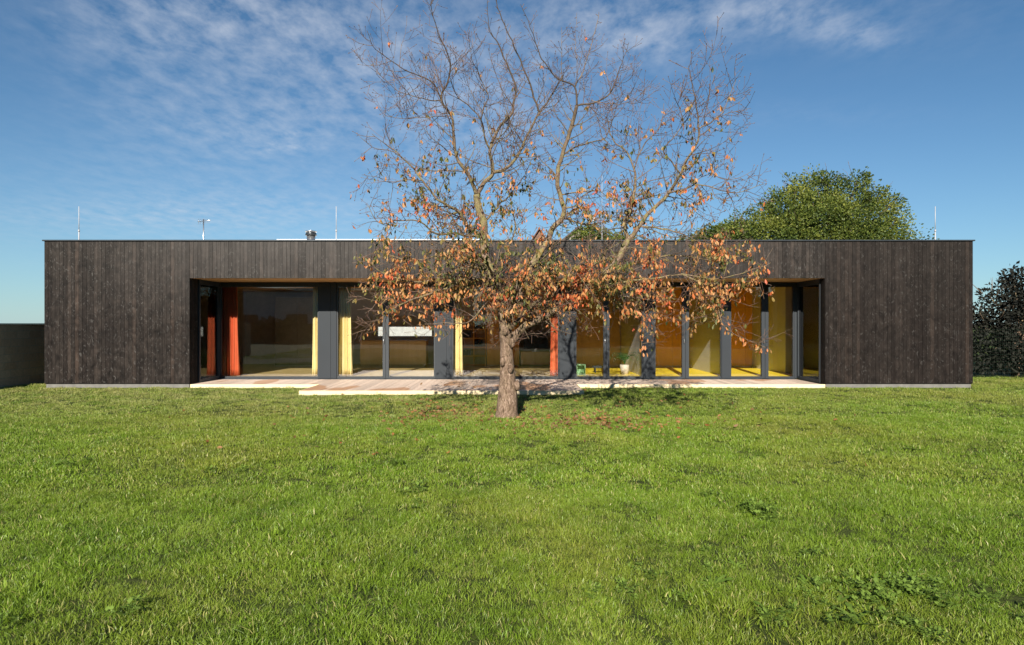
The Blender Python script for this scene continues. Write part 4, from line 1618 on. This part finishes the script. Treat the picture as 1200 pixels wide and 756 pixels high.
# hedge behind the photographer, mirrored in the panes
HED = leaf_mat('hedge_leaf', [(0, (.04, .06, .03)), (.6, (.07, .10, .045)), (1, (.12, .14, .07))], .2, .5, 6)
def hedge(x0, x1, hfun, n, label):
    hd = empty('garden_hedge', ((x0 + x1) / 2, -18, 0), label, 'hedge')
    hx = rng.uniform(x0, x1, n)
    hz = rng.uniform(0, 1, n) * hfun(hx)
    hy = -17.2 + rng.normal(size=n) * .25 + .35 * np.sin(hx * 2.1) * np.cos(hz * 1.7)
    pos = np.stack([hx, hy, hz], 1)
    leaf_mesh('foliage', pos, rng.normal(size=(n, 3)) + np.array([0, .6, .3]), rng.uniform(.22, .45, n), rng.uniform(0, 1, n), HED, hd, width=.7, tri=True)
    mb = MB()
    kx = np.linspace(x0, x1, 49)
    vs = []
    for x_, t_ in zip(kx, hfun(kx) * .9):
        vs += [(x_, -17.5, -.1), (x_, -17.6, t_ * .6), (x_, -17.9, t_), (x_, -18.6, t_), (x_, -19, -.1)]
    mb.add(vs, [(i * 5 + k, i * 5 + k + 1, (i + 1) * 5 + k + 1, (i + 1) * 5 + k) for i in range(48) for k in range(4)])
    mb.build('inner_branches', plain('hedge_core', (.012, .016, .008), .9), hd)


hedge(-1.5, 34, lambda x: 5.4 + 1.0 * np.sin(x * .5) + .5 * np.sin(x * 1.7 + 1), 16000, 'tall evergreen hedge behind the photographer mirrored in the right panes')
hedge(-34, -1.8, lambda x: 1.7 + .25 * np.sin(x * .9) + .15 * np.sin(x * 2.7), 9000, 'low evergreen hedge behind the photographer mirrored in the left panes')
# unseen pale house added to lighten reflections in the living room glass
gh_ = empty('added_pale_house', (-15, -24, 0), 'unseen pale house added behind the photographer to lighten reflections in the left panes', 'house')
mb = MB()
mb.box(-27, -12.5, -30, -22, -.3, 4.6)
mb.box(-12.49, -4, -30, -23.2, -.3, 5.4)
mb.build('wall', plain('pale_house_render', (.68, .68, .64), .8, var=.12, scale=.8), gh_)
mb = MB()
mb.box(-27.4, -12.2, -30.4, -21.6, 4.61, 4.85)
mb.box(-12.15, -3.6, -30.4, -22.8, 5.41, 5.65)
mb.build('roof', M['coping'], gh_)
for (a_, b_, c_, d_, yy) in ((-25, -23, .9, 2.4, -21.99), (-20.5, -18.5, .9, 2.4, -21.99), (-16, -14.8, 0, 2.1, -21.99), (-10.5, -8.3, .8, 2.3, -23.19), (-7, -5.4, .8, 2.3, -23.19)):
    mb = MB()
    mb.box(a_, b_, yy, yy + .05, c_, d_)
    mb.build('window', M['frame'], gh_)

# ------------------------------------------------------------------ lawn
SRC = bpy.data.collections.new('grass_sources')


def tuft(name, nb_, h0, h1, w, spread, lean, mat, seed):
    rg = random.Random(seed)
    mb = MB()
    for k in range(nb_):
        a = rg.uniform(0, 6.283)
        r_ = spread * math.sqrt(rg.random())
        bx_, by_ = r_ * math.cos(a), r_ * math.sin(a)
        h = rg.uniform(h0, h1)
        la = a + rg.gauss(0, 1.2)
        ln = abs(rg.gauss(lean, lean * .5)) * h
        fa = rg.uniform(0, 3.14)
        wx, wy = math.cos(fa) * w * .5, math.sin(fa) * w * .5
        vs = []
        for s_, ww in ((0, 1.0), (.45, .9), (.8, .6)):
            cx_ = bx_ + math.cos(la) * ln * s_ ** 1.8
            cy_ = by_ + math.sin(la) * ln * s_ ** 1.8
            z_ = h * (s_ - .18 * s_ * s_ * (ln / h))
            vs += [(cx_ - wx * ww, cy_ - wy * ww, z_), (cx_ + wx * ww, cy_ + wy * ww, z_)]
        vs.append((bx_ + math.cos(la) * ln, by_ + math.sin(la) * ln, h * (1 - .3 * min(1, ln / h))))
        mb.add(vs, [(0, 1, 3, 2), (2, 3, 5, 4), (4, 5, 6)], 0, rg.random(), smooth=True)
    me_o = mb.build(name, mat)
    COL.objects.unlink(me_o)
    SRC.objects.link(me_o)
    return me_o


GM = grass_mat()
# names sort in index order
for i in range(5):
    tuft('tuft_a%d' % i, 54, .020, .048, .0026, .080, .75, GM, i)          # near, fine
for i in range(4):
    tuft('tuft_b%d' % i, 40, .020, .046, .0058, .12, .7, GM, 20 + i)       # farther
for i in range(2):
    tuft('tuft_c%d' % i, 50, .045, .10, .0040, .07, .9, GM, 40 + i)        # rank clumps


def clover(name, mat, seed):
    rg = random.Random(seed)
    mb = MB()
    for k in range(16):
        a = rg.uniform(0, 6.283)
        r_ = .085 * math.sqrt(rg.random())
        bx_, by_, h = r_ * math.cos(a), r_ * math.sin(a), rg.uniform(.035, .075)
        mb.tube([(bx_ * .4, by_ * .4, 0), (bx_, by_, h)], .0012, 3, 0, .3, cap=False)
        for q in range(3):
            b = a + q * 2.094
            d = Vector((math.cos(b), math.sin(b), rg.uniform(-.4, .9)))
            s1 = Vector((-math.sin(b), math.cos(b), 0))
            c = Vector((bx_, by_, h))
            Lf = rg.uniform(.018, .03)
            mb.add([c, c + d * Lf * .55 + s1 * Lf * .42, c + d * Lf, c + d * Lf * .55 - s1 * Lf * .42], [(0, 1, 2), (0, 2, 3)], 0, rg.random())
    o = mb.build(name, mat)
    COL.objects.unlink(o)
    SRC.objects.link(o)


CLV = leaf_mat('clover_leaf', [(0, (.105, .180, .020)), (1, (.185, .275, .045))], .35, .7, 40)
clover('tuft_d0', CLV, 1)
clover('tuft_d1', CLV, 2)


def dandelion(name, mat, seed):
    rg = random.Random(seed)
    mb = MB()
    for k in range(11):
        a = k * .571 + rg.uniform(-.2, .2)
        Lf = rg.uniform(.07, .13)
        d = Vector((math.cos(a), math.sin(a), 0))
        s1 = Vector((-math.sin(a), math.cos(a), 0))
        vs = []
        lift = rg.uniform(.25, .7)
        for i, (t_, w_) in enumerate(((0, .08), (.25, .10), (.45, .24), (.6, .16), (.78, .26), (1, .02))):
            c = d * Lf * t_ + Vector((0, 0, Lf * (lift * t_ - .35 * t_ * t_) + .01))
            vs += [c + s1 * Lf * w_ * .5, c - s1 * Lf * w_ * .5]
        mb.add(vs, [(i * 2, i * 2 + 1, i * 2 + 3, i * 2 + 2) for i in range(5)], 0, rg.random(), smooth=True)
    o = mb.build(name, mat)
    COL.objects.unlink(o)
    SRC.objects.link(o)


dandelion('tuft_e0', CLV, 1)
NS = 14


def scatter(name, pts, rot, scl, idx):
    me = bpy.data.meshes.new(name)
    me.vertices.add(len(pts))
    me.vertices.foreach_set('co', np.asarray(pts, float).ravel())
    a = me.attributes.new('rot', 'FLOAT_VECTOR', 'POINT')
    a.data.foreach_set('vector', np.asarray(rot, float).ravel())
    a = me.attributes.new('scl', 'FLOAT', 'POINT')
    a.data.foreach_set('value', np.asarray(scl, np.float32))
    a = me.attributes.new('idx', 'INT', 'POINT')
    a.data.foreach_set('value', np.asarray(idx, np.int32))
    o = bpy.data.objects.new(name, me)
    COL.objects.link(o)
    ng = bpy.data.node_groups.new(name + '_nodes', 'GeometryNodeTree')
    ng.interface.new_socket('Geometry', in_out='INPUT', socket_type='NodeSocketGeometry')
    ng.interface.new_socket('Geometry', in_out='OUTPUT', socket_type='NodeSocketGeometry')
    gi = ng.nodes.new('NodeGroupInput')
    go = ng.nodes.new('NodeGroupOutput')
    ci = ng.nodes.new('GeometryNodeCollectionInfo')
    ci.inputs['Collection'].default_value = SRC
    ci.inputs['Separate Children'].default_value = True
    ci.inputs['Reset Children'].default_value = True
    ip = ng.nodes.new('GeometryNodeInstanceOnPoints')
    ip.inputs['Pick Instance'].default_value = True

    def na(nm, dt):
        q = ng.nodes.new('GeometryNodeInputNamedAttribute')
        q.data_type = dt
        q.inputs[0].default_value = nm
        return q.outputs[0]
    ng.links.new(gi.outputs[0], ip.inputs['Points'])
    ng.links.new(ci.outputs[0], ip.inputs['Instance'])
    ng.links.new(na('idx', 'INT'), ip.inputs['Instance Index'])
    e2r = ng.nodes.new('FunctionNodeEulerToRotation')
    ng.links.new(na('rot', 'FLOAT_VECTOR'), e2r.inputs[0])
    ng.links.new(e2r.outputs[0], ip.inputs['Rotation'])
    ng.links.new(na('scl', 'FLOAT'), ip.inputs['Scale'])
    ng.links.new(ip.outputs[0], go.inputs[0])
    md = o.modifiers.new('scatter', 'NODES')
    md.node_group = ng
    return o


def fnoise(x, y, s, o=0.0):
    return np.array([mnoise.noise(Vector((a * s + o, b * s, o))) for a, b in zip(x, y)])


def blocked(x, y):
    b = (y > YF - .03) & (x > XL - .03) & (x < XR + .03)
    b |= (y > DY - .05) & (x > DX0 - .05) & (x < DX1 + .05)
    b |= (y > YF - .07) & (x > XL) & (x < XR)
    b |= (x < -12.92)
    b |= ((x - P(594, 490, TD).x) ** 2 + (y - TD) ** 2 < .17 ** 2)
    return b


PTS, ROT, SCL, IDX = [], [], [], []


def lay(n, x0, x1, y0, y1, ids, smin, smax, wedge=True, dens=None):
    x = rng.uniform(x0, x1, n)
    y = rng.uniform(y0, y1, n)
    k = ~blocked(x, y)
    if wedge:
        k &= np.abs(x) < y * .86 + 1.2
    x, y = x[k], y[k]
    if dens is not None:
        w = dens(x, y)
        k = rng.uniform(size=len(x)) < w
        x, y = x[k], y[k]
    m = len(x)
    cl = fnoise(x, y, 1.5, 3.0)
    cl2 = fnoise(x, y, 5.0, 8.0)
    sc = rng.uniform(smin, smax, m) * (1 + .45 * cl + .30 * cl2)
    PTS.append(np.stack([x, y, gh(x, y) - .004], 1))
    ROT.append(np.stack([rng.normal(size=m) * .12, rng.normal(size=m) * .12, rng.uniform(0, 6.283, m)], 1))
    SCL.append(sc)
    IDX.append(rng.choice(ids, m))


# near field, middle field, far field
lay(14500, -7, 7, 2.0, 6.2, [0, 1, 2, 3, 4], .8, 1.25)
lay(22000, -11, 11, 5.8, 11, [5, 6, 7, 8, 0, 2], .75, 1.2)
lay(26000, -15.5, 16, 10.5, 19, [5, 6, 7, 8], .7, 1.15)
lay(9000, -12.9, 16, -4, 6, [5, 6, 7, 8], .8, 1.2, wedge=False)
# rank tufts
lay(2600, -13, 14, 2.2, 15.5, [9, 10], .6, 1.05, dens=lambda x, y: np.clip(fnoise(x, y, .8, 20.) * 2.2 - .25, 0, 1))


def blob(cx_, cy_, rx_, ry_):
    return lambda x, y: np.clip(1.5 * np.exp(-(((x - cx_) / rx_) ** 2 + ((y - cy_) / ry_) ** 2)) * (.6 + .8 * fnoise(x, y, 3.0, 5.)), 0, 1)


c = P(1088, 496, 0.1)
DT = EYE * F / (494 - 379)
lay(700, 5.5, 9.5, 9, 12, [9, 10], .8, 1.2, dens=blob((1088 - 600) * DT / F, DT, .55, .35))
lay(260, -6, -3, 10, 12.5, [9, 10], .6, .9, dens=blob((245 - 600) * 10.2 / F, 10.4, .7, .25))
# broad-leaved weeds low right
DW = EYE * F / (690 - 379)
lay(1050, .6, 4.2, 2.9, 4.6, [11, 12, 13], .6, 1.15, dens=lambda x, y: blob((1010 - 600) * DW / F, DW, .95, .38)(x, y) * np.clip(fnoise(x, y, 2.3, 77.) * 2.2 + .35, 0, 1))
lay(700, -7, 8, 2.3, 9, [11, 12, 13], .7, 1.2, dens=lambda x, y: np.clip(fnoise(x, y, 1.1, 31.) * 2.6 - .5, 0, 1))
lay(240, 1.5, 3.2, 4.6, 5.6, [11, 13], .7, 1.2, dens=blob((900 - 600) * 5.2 / F, 5.3, .2, .12))
lawn = scatter('lawn_grass', np.concatenate(PTS), np.concatenate(ROT), np.concatenate(SCL), np.concatenate(IDX))
tag(lawn, 'mown green lawn grass with clover and yellowish patches', 'grass', kind='stuff')

# fallen leaves
n = 420
fx = np.concatenate([rng.normal(.3, 2.2, n), rng.normal(1.5, .7, 420), rng.normal(-1.3, .5, 260), rng.normal(.0, 1.2, 120)])
fy = np.concatenate([rng.normal(10.9, 1.5, n), rng.normal(10.4, .5, 420), rng.normal(11.5, .7, 260), rng.uniform(14.5, 17.2, 120)])
k = ~((fy > YF) & ((fx < OL) | (fx > OR))) & (fy < 17.3) & (fy > 5)
fx, fy = fx[k], fy[k]
ond = ((fy > DY) & (fx > DX0) & (fx < DX1)) | (fy > YF)
k = (~ond) | (rng.uniform(size=len(fx)) < .25)
fx, fy, ond = fx[k], fy[k], ond[k]
fz = np.where(ond, ZD + .006, gh(fx, fy) + rng.uniform(.012, .045, len(fx)))
fd = np.stack([rng.normal(size=len(fx)), rng.normal(size=len(fx)), rng.normal(size=len(fx)) * .25], 1)
FL = leaf_mat('fallen_leaf', [(0, (.24, .10, .030)), (.5, (.20, .11, .045)), (1, (.13, .075, .035))], .1, .7, 50)
fl = leaf_mesh('fallen_leaves', np.stack([fx, fy, fz], 1), fd, rng.uniform(.05, .09, len(fx)), rng.uniform(size=len(fx)), FL, None, width=.5, fold=.3, curl=.3)
tag(fl, 'brown fallen cherry leaves scattered in the grass under the tree', 'fallen leaves', kind='stuff')
